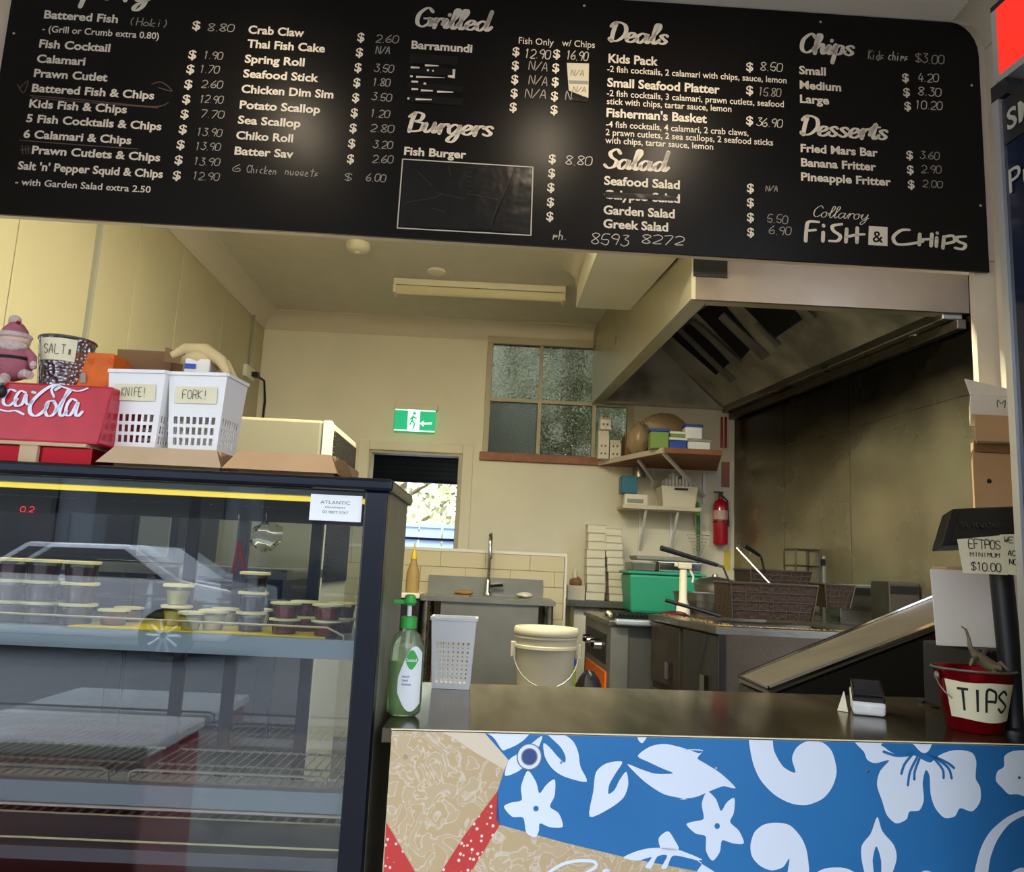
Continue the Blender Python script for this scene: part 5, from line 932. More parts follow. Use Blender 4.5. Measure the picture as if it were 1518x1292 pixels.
# ---- perforated baskets
def pbasket(cx, cy, z0, w, d, h, rows, ncol, name_label, paper=None, grp=None, ang=0, topfree=.3):
    """plastic storage basket with real slots in all four walls"""
    o = thing('storage_basket', name_label, 'basket', (cx, cy, z0), grp); tp = .83
    m = MB(); c = Vector((cx, cy, z0)); t = .0013
    def at(s, u, v, off=0):
        f = tp+(1-tp)*v; hw, hd = w/2*f, d/2*f
        x, y = {0: (-hw+2*hw*u, -hd+off), 1: (hw-off, -hd+2*hd*u), 2: (hw-2*hw*u, hd-off), 3: (-hw+off, hd-2*hd*u)}[s]
        p = Vector((x, y, h*v)); return c+rotz(p, ang)
    for s in range(4):
        cc_ = .84/ncol; us = [0]+[.08+cc_*(j+e) for j in range(ncol) for e in (.18, .78)]+[1]; vsn = [0, .05]
        for r in range(rows): v0 = .09+r*(1-topfree-.09)/rows; vsn += [v0, v0+(1-topfree-.09)/rows*.68]
        vsn += [1-topfree+.03, 1]
        nu, nv = len(us), len(vsn)
        for off in (0, t): m.add([at(s, u, v, off) for v in vsn for u in us], [])
        b0 = len(m.v)-2*nu*nv
        def hole(i, j): return 1 <= i <= 2*ncol-1 and i % 2 == 1 and 2 <= j < nv-2 and j % 2 == 0
        for j in range(nv-1):
            for i in range(nu-1):
                if hole(i, j):
                    A = [b0+j*nu+i, b0+j*nu+i+1, b0+(j+1)*nu+i+1, b0+(j+1)*nu+i]; Bq = [a+nu*nv for a in A]
                    for e in range(4): m.f.append((A[e], A[(e+1) % 4], Bq[(e+1) % 4], Bq[e]))
                    continue
                A = [b0+j*nu+i, b0+j*nu+i+1, b0+(j+1)*nu+i+1, b0+(j+1)*nu+i]; m.f.append(tuple(A)); m.f.append(tuple(a+nu*nv for a in reversed(A)))
    hw, hd = w/2*tp, d/2*tp
    m.box(c+Vector((-hw, -hd, .004)), c+Vector((hw, hd, .007)), ang, c)
    m.build('body', 'white', o)
    r = MB()
    for s in range(4): a, b = at(s, 0, 1, -.003), at(s, 1, 1, -.003); a2, b2 = at(s, 0, 1, .004), at(s, 1, 1, .004); r.slab([a, b, b2, a2], (0, 0, .006))
    r.build('rim', 'white', o)
    for (sx, sy) in ((-1, -1), (1, -1), (1, 1), (-1, 1)):
        p = c+rotz(Vector((sx*hw*.75, sy*hd*.75, 0)), ang); MB().box(p-Vector((hw*.22, .006, 0)), p+Vector((hw*.22, .006, .0045))).build('foot', 'white', o)
    if paper:
        n = rotz(Vector((0, -1, 0)), ang); un = rotz(Vector((1, 0, 0)), ang)
        fo = at(0, .5, .74, -.0022); up = (at(0, .5, .9)-at(0, .5, .5)).normalized(); fr_ = Frame(fo, un, un.cross(up)); 
        if fr_.n.y > 0: fr_.n = -fr_.n
        fr_.v = up
        m = MB(); pw, ph = w*.36, h*.11; m.slab([fr_.w(p) for p in ((-pw, -ph), (pw, -ph), (pw, ph), (-pw, ph))], fr_.n*.0005); m.build('paper_label', 'paper', o)
        m = MB(); x = -pw*.62; adv = 2*pw*.62/len(paper)
        for ch in paper:
            for stt in hw_strokes(ch): ribbon(m, fr_, crom([(x+p[0]*adv*.7, -ph*.45+p[1]*ph*1.0) for p in stt], 3), lambda dx, dy: .0013, .0012)
            x += adv
        m.build('writing', 'inkg', o)
    return o
q = PZ(668, 1020, CT); s_w = P(703, 930, q.y).x-P(637, 930, q.y).x; s_h = P(668, 918, q.y-.03).z-CT
pbasket(q.x, q.y+.02, CT+.0005, s_w, s_w*.85, s_h*.98, 5, 7, 'white plastic slotted basket standing on the service counter', topfree=.28)
# ---- card reader
q = PZ(1284, 1060, CT); cy = q.y+.03; cx = P(1286, 1040, cy).x
cr = thing('card_reader', 'white and black card payment terminal on the counter', 'card reader', (cx, cy, CT)); tl = Matrix.Rotation(.35, 3, 'X')
MB().hexa([(cx-.031, cy-.045, CT+.001), (cx+.031, cy-.045, CT+.001), (cx+.031, cy+.05, CT+.001), (cx-.031, cy+.05, CT+.001)], [(cx-.033, cy-.047, CT+.026), (cx+.033, cy-.047, CT+.026), (cx+.033, cy+.05, CT+.05), (cx-.033, cy+.05, CT+.05)]).build('body', 'white', cr, bevel=.006)
MB().hexa([(cx-.032, cy-.042, CT+.0265), (cx+.032, cy-.042, CT+.0265), (cx+.032, cy+.05, CT+.0505), (cx-.032, cy+.05, CT+.0505)], [(cx-.030, cy-.038, CT+.038), (cx+.030, cy-.038, CT+.038), (cx+.030, cy+.05, CT+.065), (cx-.030, cy+.05, CT+.065)]).build('keypad_face', 'blackg', cr, bevel=.003)
MB().slab([(cx-.026, cy-.03, CT+.0405), (cx+.026, cy-.03, CT+.0405), (cx+.026, cy+.04, CT+.0625), (cx-.026, cy+.04, CT+.0625)], (0, 0, .0008)).build('screen', 'slate', cr)
MB().slab([(cx-.01, cy-.0478, CT+.02), (cx+.01, cy-.0478, CT+.02), (cx, cy-.0478, CT+.01)], (0, -.0008, 0)).build('arrow_mark', 'labelw', cr)
cr.rotation_euler = (0, 0, -.36)
tag(MB().slab([(cx-.058, cy+.012, CT+.001), (cx-.044, cy-.006, CT+.001), (cx-.044, cy+.012, CT+.04)], (0, .004, 0)).build('paper_slip', 'cream', None), 'small cream paper slip leaning beside the card reader', 'paper')
# ---- register: cash drawer, pole, monitor, notices, white carton
a = PZ(1372, 1060, CT); 
dx0 = P(1368, 1000, 1.9).x; cd_ = thing('cash_drawer', 'black cash drawer behind the tip bucket', 'cash drawer', (dx0+.16, 1.85, CT))
dz = P(1380, 960, 1.66).z
MB().box((dx0, 1.68, CT+.006), (1.39, 1.9, dz)).build('housing', 'black', cd_, bevel=.006); MB().box((dx0+.015, 1.675, CT+.02), (1.38, 1.679, dz-.02)).build('drawer_front', 'blackg', cd_, bevel=.001)
for x in (dx0+.02, 1.36):
    for y in (1.7, 1.95): MB().cyl((x, y, CT), (x, y, CT+.006), .01).build('foot', 'black', cd_)
px_ = P(1496, 950, 1.6); pt = P(1484, 850, 1.6)
pl = thing('display_pole', 'black round pole with base carrying the pole monitor beside the bucket', 'pole', (px_.x, 1.6, CT))
zm1 = P(1455, 812, 1.62).z
MB().cyl((px_.x+.006, 1.6, CT+.012), (px_.x-.012, 1.6, zm1), .021).build('tube', 'black', pl, True); MB().lathe((px_.x+.006, 1.6, CT), [(.036, 0), (.036, .008), (.026, .012)], 24).build('base', 'black', pl, True)
mo = thing('pos_monitor', 'dark tilted register monitor above the notices', 'monitor', (px_.x-.03, 1.6, zm1)); 
qs = [P(1396, 808, 1.57), P(1530, 802, 1.57), P(1530, 748, 1.63), P(1412, 753, 1.63)]
MB().slab(qs, (0.004, .05, -.012)).build('housing', 'black', mo, bevel=.005); cen = sum(qs, Vector())/4
MB().slab([cen+(p-cen)*.82+Vector((0, -.002, 0)) for p in qs], (0, -.0008, 0)).build('screen', 'screen', mo)
fm = Frame(cen+Vector((0, -.0035, 0)), (1, 0, 0), (qs[1]-qs[0]).cross(qs[3]-qs[0]).normalized()); 
if fm.n.y > 0: fm.n = -fm.n
fm.v = (qs[3]-qs[0]-Vector(((qs[3]-qs[0]).x, 0, 0))).normalized()
m = MB(); hand(m, fm, "SIGN WITH FISH", 1425, 782, 1510, 7, .7, h=.001); m.build('screen_text', mat('screen_text', '3f463c', .5), mo)
def notice(qpx, Y, label, lines, nm='notice', inkm='ink', thick=.0006, back='paper'):
    q = [P(x, y, Y) for x, y in qpx]; n = (q[1]-q[0]).cross(q[3]-q[0]).normalized(); n = n if n.y < 0 else -n
    f = Frame(q[0], (q[1]-q[0]), n); f.v = f.v if f.v.z > 0 else -f.v
    o = thing(nm, label, 'notice', tuple(sum(q, Vector())/4)); MB().slab(q, -n*thick).build('paper', back, o); m = MB()
    for s, x0, y0, x1, c, w_ in lines: hand(m, f, s, x0, y0, x1, c, w_, h=.0008, slant=.02, jit=.02)
    m.build('writing', inkm, o); return o
notice([(1428, 849), (1494, 852), (1486, 793), (1419, 799)], 1.535, 'cream paper notice reading EFTPOS minimum, taped under the monitor', [("EFTPOS", 1436, 812, 1483, 13, 1.5), ("MINIMUM", 1438, 824, 1482, 6, 1.1), ("$10.00", 1440, 845, 1484, 12, 1.5)], 'eftpos_notice', 'inkr')
notice([(1494, 851), (1540, 856), (1540, 790), (1482, 792)], 1.525, 'yellowish paper notice overlapping the minimum payment notice, at the frame edge', [("WE DO", 1488, 803, 1522, 8, 1.2), ("ACCEPT", 1494, 823, 1530, 8, 1.3), ("NO AMEX", 1496, 836, 1538, 8, 1.3), ("EX", 1507, 848, 1522, 8, 1.2)], 'payment_notice', 'ink')
a = P(1388, 960, 1.72); b = P(1515, 849, 1.72)
wc = thing('white_carton', 'plain off-white carton standing on the cash drawer', 'carton', ((a.x+b.x)/2, 1.78, dz)); MB().slab([(a.x, 1.72, dz+.001), (1.36, 1.72, dz+.001), (1.36, 1.72, b.z), (a.x-.008, 1.72, b.z)], (.05, .08, 0)).build('box', 'whitecard', wc, bevel=.002); MB().box((a.x+.03, 1.725, b.z), (a.x+.14, 1.78, b.z+.006)).build('flap', 'card', wc)
# ---- tips bucket
q = PZ(1446, 1088, CT); cy = q.y+.045; cx = P(1444, 1040, cy).x; rt = (P(1497, 990, cy).x-P(1390, 990, cy).x)/2; zt_ = P(1443, 992, cy).z; hb = zt_-CT
tb = thing('tips_bucket', 'red metal bucket with a cream paper sign reading TIPS', 'bucket', (cx, cy, CT)); rb = rt*.68
MB().lathe((cx, cy, CT), [(rb, .001), (rb+.002, .004), (rt*.97, hb-.004), (rt, hb), (rt+.003, hb+.002), (rt, hb+.004), (rt-.004, hb), (rb, .012), (0, .012)], 40).build('body', 'redm', tb, True)
MB().tube([(cx+(rt+.002)*math.cos(t), cy+(rt+.002)*math.sin(t), hb+CT+.002) for t in [k*math.pi/16 for k in range(33)]], .0025, 6).build('rolled_rim', 'tin', tb, True)
def bpt(th, v, off): r = rb+(rt-rb)*v+off; return Vector((cx+r*math.sin(th), cy-r*math.cos(th), CT+hb*v))
m = MB(); n = 24; vs = []
for i in range(n+1): t = -1.3+2.05*i/n; vs += [bpt(t, .22-.02*math.cos(3*t), .0015), bpt(t, .84+.01*math.cos(5*t), .0015)]
m.add(vs, [(2*i, 2*i+2, 2*i+3, 2*i+1) for i in range(n)]); m.build('paper_sign', 'paper', tb)
m = MB()
for i, ch in enumerate("TIPS"):
    for stt in hw_strokes(ch):
        pts = crom([(-.93+i*.37+p[0]*.25, .38+.34*p[1]) for p in stt], 5)
        for j in range(len(pts)-1):
            a, b = pts[j], pts[j+1]; dx, dy = (b[0]-a[0])*rt, (b[1]-a[1])*hb; l = math.hypot(dx, dy) or 1; w_ = .0024
            nx, ny = -dy/l*w_/rt, dx/l*w_/hb; ex_, ey_ = dx/l*w_*.6/rt, dy/l*w_*.6/hb
            m.add([bpt(a[0]-ex_+nx, a[1]-ey_+ny, .0022), bpt(a[0]-ex_-nx, a[1]-ey_-ny, .0022), bpt(b[0]+ex_-nx, b[1]+ey_-ny, .0022), bpt(b[0]+ex_+nx, b[1]+ey_+ny, .0022)], [(0, 1, 2, 3)])
m.build('sign_lettering', 'ink', tb)
for s in (-1, 1): MB().ell((cx+s*(rt+.002), cy-.004, CT+hb*.88), (.005, .008, .009), 10, 6).build('handle_lug', 'tin', tb, True)
MB().tube([(cx-rt-.006, cy-.006, CT+hb*.88)]+[(cx-(rt+.01)*math.cos(t), cy-.01-.045*math.sin(t), CT+hb*.88-.06*math.sin(t)) for t in [k*math.pi/14 for k in range(1, 4)]], .0014).build('wire_handle', 'ssl', tb, True)
MB().tube([(cx+rt+.004, cy-.004, CT+hb*.88), (cx+rt+.02, cy-.02, CT+hb*.8), (cx+rt+.012, cy-.03, CT+hb*.5)], .0014).build('wire_handle', 'ssl', tb, True)
# ---- rubber lizard in the bucket
lz = thing('toy_lizard', 'brown toy lizard climbing out of the tip bucket, tail up', 'toy', (cx, cy, zt_)); Yl = cy
pts = [P(1425, 928, Yl), P(1432, 933, Yl), P(1436, 945, Yl), P(1438, 958, Yl), P(1447, 970, Yl), P(1457, 979, Yl), P(1468, 986, Yl), P(1480, 990, Yl-.01), P(1490, 992, Yl-.015)]
MB().tube(pts, .004, 10, [.001, .0022, .003, .0045, .009, .0125, .0125, .009, .006]).build('body', 'lizard', lz, True)
for s in ([(1450, 973, Yl), (1441, 978, Yl-.02), (1438, 986, Yl-.02)], [(1455, 972, Yl), (1463, 962, Yl+.02), (1470, 966, Yl+.03)], [(1476, 988, Yl), (1484, 982, Yl-.02), (1494, 992, Yl-.03), (1500, 994, Yl-.03)], [(1478, 990, Yl), (1474, 996, Yl-.03), (1481, 1000, Yl-.035)]):
    MB().tube([P(*p) for p in s], .003, 6, [.005, .004]+[.002]*(len(s)-2)).build('leg', 'lizard', lz, True)
# ---- stack of cartons by the nib wall (standing on a shelf unit)
ax = P(1443, 700, 2.04).x; axb = P(1447, 700, 2.17).x-P(1443, 700, 2.04).x
szb = P(1450, 758, 2.1).z
ru = thing('corner_shelf', 'dark shelf unit in the corner carrying the cardboard boxes', 'shelf', (1.33, 2.12, 0)); 
MB().hexa(*[[(ax+.002, 2.05, z), (1.42, 2.05, z), (1.42, 2.2, z), (ax+axb, 2.2, z)] for z in (0, szb-.002)]).build('unit', 'body', ru)
z1 = P(1450, 672, 2.06).z; z2 = P(1450, 648, 2.06).z; z3 = P(1450, 617, 2.06).z; z4 = P(1450, 588, 2.06).z; z5 = P(1450, 562, 2.06).z
def boxy(lo, hi, nm, m_, lb): o = thing(nm, lb, 'box', ((lo[0]+hi[0])/2, (lo[1]+hi[1])/2, lo[2])); MB().hexa(*[[(lo[0], lo[1], z), (hi[0], lo[1], z), (hi[0], hi[1], z), (lo[0]+axb, hi[1], z)] for z in (lo[2], hi[2])]).build('carton', m_, o, bevel=.002); return o
o = boxy((ax, 2.04, szb), (1.415, 2.19, z1), 'cardboard_box', 'card', 'tall brown cardboard box, lowest of the corner stack'); f_ = P(1466, 713, 2.04)
m = MB().cyl((f_.x, 2.0395, f_.z), (f_.x, 2.038, f_.z), .006, .006, 12); m.build('round_mark', 'ink', o)
o = boxy((ax+.005, 2.04, z1+.001), (1.415, 2.19, z2-.012), 'cardboard_box', 'card2', 'dark brown open cardboard box in the middle of the corner stack'); MB().hexa([(ax-.01, 2.0, z2-.02), (1.41, 2.0, z2-.012), (1.41, 2.19, z2-.012), (ax+axb, 2.19, z2-.02)], [(ax-.01, 2.0, z2-.016), (1.41, 2.0, z2), (1.41, 2.19, z2+.01), (ax+axb, 2.19, z2+.006)]).build('flap', 'cardl', o)
MB().slab([(ax-.015, 2.0, z2-.02), (1.41, 2.0, z2-.02), (1.41, 2.02, z3-.002), (ax-.0, 2.02, z3-.004)], (0, .003, 0)).build('lid_flap', 'card', o)
o = boxy((ax, 2.04, z3), (1.415, 2.19, z4), 'white_box', 'whitecard', 'white card box marked M near the top of the corner stack'); fq = Frame((ax, 2.0385, z3), (1, 0, 0), (0, -1, 0)); m = MB(); hand(m, fq, "M", 1478, 604, 1489, 11, 1.1, h=.001); m.build('marking', 'ink', o)
MB().slab([(ax, 2.038, z4), (1.415, 2.038, z4), (ax+.0, 2.06, z5)], (0, .003, 0)).build('raised_flap', 'whitecard', o)
m = MB().slab([(1.385, 2.05, z4), (1.412, 2.05, z4), (1.412, 2.05, z5+.1), (1.395, 2.05, z5+.07)], (0, .003, 0)); m.build('inner_flap', 'whitecard', o)
# ================================================================== DRINKS FRIDGE
fx, fyb = .804, 1.25
df = thing('drinks_fridge', 'tall drinks fridge with a red lit header at the shop right side', 'fridge', (fx+.25, 1.0, 0)); fd = Vector((.13, -1, 0)).normalized()
q0 = P(1462, 12, fyb); q1 = P(1516, 800, fyb); fx = (q0.x+q1.x)/2
FT = q0.z; w_ = Vector((fx, fyb, 0)); sd_ = Vector((.55, .07, 0)); ln = fd*.62
def fz4(o0, o1, n0, n1, z0, z1):
    b_ = [w_+fd*n0+sd_.normalized()*o0, w_+fd*n1+sd_.normalized()*o0, w_+fd*n1+sd_.normalized()*o1, w_+fd*n0+sd_.normalized()*o1]
    return MB().hexa([p+Vector((0, 0, z0)) for p in b_], [p+Vector((0, 0, z1)) for p in b_])
zh = P(1475, 133, fyb).z
fz4(.03, .56, 0, .62, 0, FT-.01).build('cabinet', 'alu', df); fz4(.0, .56, -.0, .62, FT-.01, FT).build('top_cap', 'black', df)
fz4(.0, .03, .0, .012, zh+.01, FT-.01).build('header_frame', 'alu', df); fz4(.0, .03, .0125, .6, zh+.02, FT-.01).build('header', 'redl', df); fz4(-.002, .03, .0125, .6, zh+.005, zh+.018).build('header_trim', 'alu', df)
fz4(-.004, .03, -.004, .03, zh-.025, zh+.004).build('hinge', 'black', df)
fz4(-.006, .03, .0, .014, .12, zh-.026).build('door_frame', 'alu', df); fz4(-.0, .03, .0145, .6, zh-.11, zh-.03).build('door_header', 'black', df); fz4(.0, .028, .0145, .6, .12, zh-.112).build('door_glass', 'fglass', df); fz4(-.002, .0, .03, .6, .9, .905).build('glass_line', 'barcode', df)
nf = fd.cross(Vector((0, 0, 1))); nf = nf if nf.x < 0 else -nf
fg = Frame(w_+fd*.02+nf*.0022+Vector((0, 0, zh-.07)), fd, nf); 
if fg.v.z < 0: fg.v = -fg.v
m = MB(); vs, fs = glyphs("SMOKO", .02); m.add([fg.w((.005+v[0]*.05, -.02+v[1]*.05), .0) for v in vs], fs); m.build('door_lettering', 'barcode', df)
m = MB(); vs, fs = glyphs("Pu", .0); m.add([fg.w((.0+v[0]*.06, -.13+v[1]*.06), .001) for v in vs], fs); m.build('glass_writing', 'barcode', df)
# ================================================================== DISPLAY CASE
YC = 1.38; XR = P(571, 800, YC).x; XL = -1.32; ZT = P(300, 697, YC).z; YB = YC+.30
dc = thing('display_case', 'tall black framed glass refrigerated display case left of the counter', 'display case', ((XL+XR)/2, YC+.2, 0))
xi = P(537, 800, YC).x                                   # inner edge of the right post
zh_ = P(300, 716, YC).z
# posts lean as in the photograph: the right post is parallel to the case end
xb = XR; 
MB().box((xi, YC-.006, 0), (XR, YC+.03, ZT-.022)).build('post', 'navy', dc, bevel=.003); MB().box((XL, YC-.006, 0), (XL+.035, YC+.03, ZT-.022)).build('post', 'navy', dc, bevel=.003)
MB().box((XL-.005, YC-.014, ZT-.022), (XR+.008, YB+.02, ZT)).build('top', 'navyt', dc, bevel=.006)
MB().box((XL+.035, YC-.002, zh_), (xi, YC+.02, ZT-.022)).build('header', 'navy', dc)
MB().box((XL+.035, YC+.006, .2), (xi, YC+.011, zh_)).build('front_glass', 'glass', dc)
MB().box((XR-.006, YC+.03, 0), (XR, YB, ZT-.022)).build('end_panel', 'caseside', dc)
MB().box((XL, YC+.03, 0), (XL+.006, YB, ZT-.022)).build('end_panel', 'caseside', dc)
MB().box((XL+.035, YC, 0), (xi, YC+.02, .2)).build('kick_panel', 'navy', dc)
MB().box((XL+.006, YC+.02, 0), (XR-.006, YB-.02, .6)).build('machine_base', 'black', dc)
# rear: sliding door frames and glass
for x in (XL+.006, P(270, 900, YB).x, P(345, 900, YB).x, P(455, 900, YB).x, XR-.03): MB().box((x, YB-.018, .72), (x+.022, YB, ZT-.024)).build('rear_stile', 'navy', dc)
MB().box((XL+.006, YB-.018, ZT-.07), (XR-.006, YB-.0005, ZT-.024)).build('rear_rail', 'navy', dc); MB().box((XL+.01, YB-.012, .72), (XR-.01, YB-.009, ZT-.07)).build('rear_glass', 'glassr', dc)
ledz = P(430, 742, YC+.06).z
MB().box((XL+.04, YC+.045, ledz), (xi-.002, YC+.06, ledz+.008)).build('light_strip', 'ledy', dc)
MB().box((XL+.04, YC+.04, ledz+.009), (xi-.002, YC+.085, ledz+.02)).build('light_housing', 'shelf', dc)
S1 = P(250, 937, YC+.02).z; S2 = P(250, 1165, YC+.02).z; S3 = P(250, 1262, YC+.02).z
def shelf(z, nm, ylo, lip, wireb=False):
    MB().box((XL+.04, ylo, z-.032), (XR-.012, ylo+.006, z)).build('shelf_lip', 'shelf', dc)
shelf(S1, '', YC+.02, .03); MB().box((XL+.04, YC+.026, S1-.008), (XR-.012, YB-.03, S1-.002)).build('shelf_tray', 'shelf', dc)
lin_ = thing('yellow_liner', 'bright yellow liner sheet lying on the top shelf of the case', 'liner', (-.6, YC+.15, S1)); x0 = P(122, 925, YC+.1).x
MB().box((x0, YC+.05, S1-.0015), (P(492, 925, YC+.1).x, YB-.04, S1+.001)).build('sheet', 'yellow', lin_)
MB().tube([(XL+.05, YC+.035, S1+.018), (P(500, 950, YC+.03).x-.02, YC+.035, S1+.018), (P(508, 950, YC+.03).x, YC+.035, S1+.006), (P(508, 950, YC+.03).x, YC+.035, S1)], .002).build('front_rail', 'wire', dc, True)
def wires(z, x0, x1, y0, y1, pitch, nm='wire_rack'):
    o = thing(nm, None, None, ((x0+x1)/2, y0, z)) if False else None
    m = MB(); n = int((x1-x0)/pitch)
    for k in range(n+1): m.tube([(x0+k*pitch, y0, z), (x0+k*pitch, y1, z)], .0013, 4)
    for y in (y0, (y0+y1)/2, y1): m.tube([(x0, y, z-.0025), (x1, y, z-.0025)], .0022, 6)
    return m
shelf(S2, '', YC+.02, .03); MB().box((XL+.04, YC+.026, S2-.012), (XR-.012, YC+.055, S2-.004)).build('shelf_ledge', 'shelf', dc)
wires(S2+.004, XL+.05, P(160, 1140, YC+.03).x, YC+.04, YB-.03, .0175).build('wire_rack', 'wire', dc, kind='stuff'); wires(S2+.004, P(190, 1140, YC+.03).x, XR-.02, YC+.04, YB-.03, .0175).build('wire_rack', 'wire', dc, kind='stuff')
for a, b in ((XL+.05, P(160, 1140, YC+.03).x), (P(190, 1140, YC+.03).x, P(485, 1150, YC+.03).x)): MB().tube([(a, YC+.034, S2), (a+.002, YC+.034, S2+.016), (a+.012, YC+.034, S2+.02), (b-.012, YC+.034, S2+.02), (b-.002, YC+.034, S2+.016), (b, YC+.034, S2)], .0025).build('front_rail', 'wire', dc, True)
MB().box((XL+.04, YC+.06, S2-.05), (XR-.012, YB-.03, S2-.046)).build('drip_tray', 'yellowish' if False else 'cream', dc)
MB().box((XL+.04, YC+.02, S3-.02), (XR-.012, YB-.025, S3)).build('deck', mat('deck_steel', '6f7478', .35, .5), dc)
for k in range(34): MB().box((XL+.33+k*.0235, YB-.11, S3+.0005), (XL+.343+k*.0235, YB-.085, S3+.0015)).build('vent_slot', 'filt', dc)
MB().tube([(XL+.04, YC+.035, S3+.008), (XR-.02, YC+.035, S3+.008)], .0018).build('deck_rail', 'lid', dc); MB().tube([(XL+.04, YB-.13, S3+.006), (XR-.02, YB-.13, S3+.006)], .0018).build('deck_rail', 'lid', dc)
for x in (XR-.016, XL+.05): MB().box((x, YC+.022, .7), (x+.006, YC+.026, ZT-.06)).build('shelf_upright', 'ssl', dc)
# sticker on the glass
sf = Frame((0, YC-.0005, 1), (1, 0, 0), (0, -1, 0))
a = P(457, 770, YC-.001); b = P(537, 735, YC-.001)
sk_ = thing('supplier_sticker', 'white supplier sticker in the upper right corner of the case glass', 'sticker', (a.x, YC, a.z)); MB().box((a.x, YC+.0035, a.z), (b.x, YC+.0055, b.z)).build('sticker', 'labelw', sk_)
sf = Frame((0, YC+.0034, 1), (1, 0, 0), (0, -1, 0)); m = MB(); typ(m, sf, "ATLANTIC", 475, 746, 519, 5, .0, h=.0004); typ(m, sf, "EQUIPMENT", 482, 752.5, 512, 2.6, 0, h=.0004); typ(m, sf, "03 9877 5767", 478, 760, 516, 4, 0, h=.0004); m.build('lettering', 'inkg', sk_)
# thermometer display on the left upright
q = P(40, 750, YB-.03); td = thing('temperature_display', 'small black display with red digits inside the case upper left', 'display', tuple(q)); MB().box(q-Vector((.05, .004, .012)), q+Vector((.05, .004, .02))).build('panel', 'black', td)
tf = Frame(q-Vector((0, .0045, 0)), (1, 0, 0), (0, -1, 0)); m = MB(); hand(m, tf, "0.2", 30, 758, 50, 8, 1, h=.0005); m.build('digits', mat('led_red', 'd82030', .5, emit=2), td)
# ---- sauce tubs: one of each kind, then copies
def make_tub(nm, r, h, body, label, cat='tub', lidm='lid', flare=.86, fill=.7):
    o = thing(nm, label, cat, (0, 0, 0))
    MB().lathe((0, 0, 0), [(r*flare*.97, .0006), (r*flare, .002), (r*(flare+(1-flare)*fill), h*fill), (0, h*fill)], 22).build('sauce', body, o, True)
    MB().lathe((0, 0, 0), [(r*flare+.0008, .0002), (r+.0006, h*.9)], 22, closed=True).build('cup', 'clear', o, True)
    MB().lathe((0, 0, 0), [(r+.002, h*.86), (r+.0045, h*.88), (r+.0045, h), (r+.001, h+.0008), (0, h*.97)], 22).build('lid', lidm, o, True)
    return o
used = {}
def put(kind, px, Y, z, label, grp, sc=1):
    o = kind if kind.name not in used else copy_thing(kind)
    used[kind.name] = 1; x = P(px, 900, Y).x; o.location = (x, Y, z); o.rotation_euler = (0, 0, random.uniform(0, 3)); o['label'] = label; o['group'] = grp; o.scale = (sc,)*3; return o
h1 = .0355
mt = make_tub('sauce_tub', .0275, h1, 'maroon', '')
for ci, (px, nm) in enumerate(((12, 'leftmost column'), (60, 'second column from the left'), (116, 'third column from the left'))):
    for lv in range(3): put(mt, px-lv*1.0, YC+.1, S1+lv*(h1+.001), f'maroon sauce tub, {("bottom", "middle", "top")[lv]} of the {nm} on the top case shelf', 'maroon sauce tubs stacked at the left')
for ci, px in enumerate((36, 92)):
    for lv in range(2): put(mt, px+6, YC+.17, S1+lv*(h1+.001), f'maroon sauce tub, {("bottom", "top")[lv]} of the {("left", "right")[ci]} rear stack of two', 'maroon sauce tubs stacked at the left')
rt_ = make_tub('red_sauce_tub', .0225, .026, 'redsauce', '')
put(rt_, 170, YC+.1, S1+.002, 'low red sauce tub, front one beside the maroon columns', 'red sauce tubs'); put(rt_, 192, YC+.17, S1+.002, 'low red sauce tub, rear one beside the maroon columns', 'red sauce tubs')
nms = ['first', 'second', 'third', 'fourth']
for i, (px, dy) in enumerate(((424, .08), (452, .15), (486, .08), (508, .15))):
    for lv in range(2): put(rt_, px, YC+dy, S1+lv*.0275+.0015, f'red sauce tub, {("bottom", "top")[lv]} of the {nms[i]} pair counted from the dark stack', 'red sauce tubs', 1)
dk = make_tub('dark_sauce_tub', .0225, .0335, 'dark', '')
for lv in range(2+1): put(dk, 374, YC+.1, S1+lv*.0345+.0015, f'dark sauce tub, {("bottom", "middle", "top")[lv]} of the tall stack on the yellow liner', 'dark sauce tubs in one stack')
ty = make_tub('tartar_cup', .023, .036, 'tartar', '', flare=.7)
put(ty, 262, YC+.14, S1+.0015, 'pale tartar sauce cup standing upright on the yellow liner', 'pale tartar cups'); put(ty, 262, YC+.14, S1+.039, 'pale tartar sauce cup on top of the upright one', 'pale tartar cups'); put(ty, 318, YC+.09, S1+.0015, 'pale tartar sauce cup nearer the dark stack', 'pale tartar cups', .95); put(ty, 285, YC+.07, S1+.0015, 'pale tartar sauce cup in the middle front of the liner', 'pale tartar cups', .85); put(ty, 335, YC+.18, S1+.0015, 'pale tartar sauce cup at the back beside the dark stack', 'pale tartar cups', .9)
put(ty, 385, YC+.2, S1+.0015, 'pale tartar sauce cup behind the dark stack', 'pale tartar cups', .9)
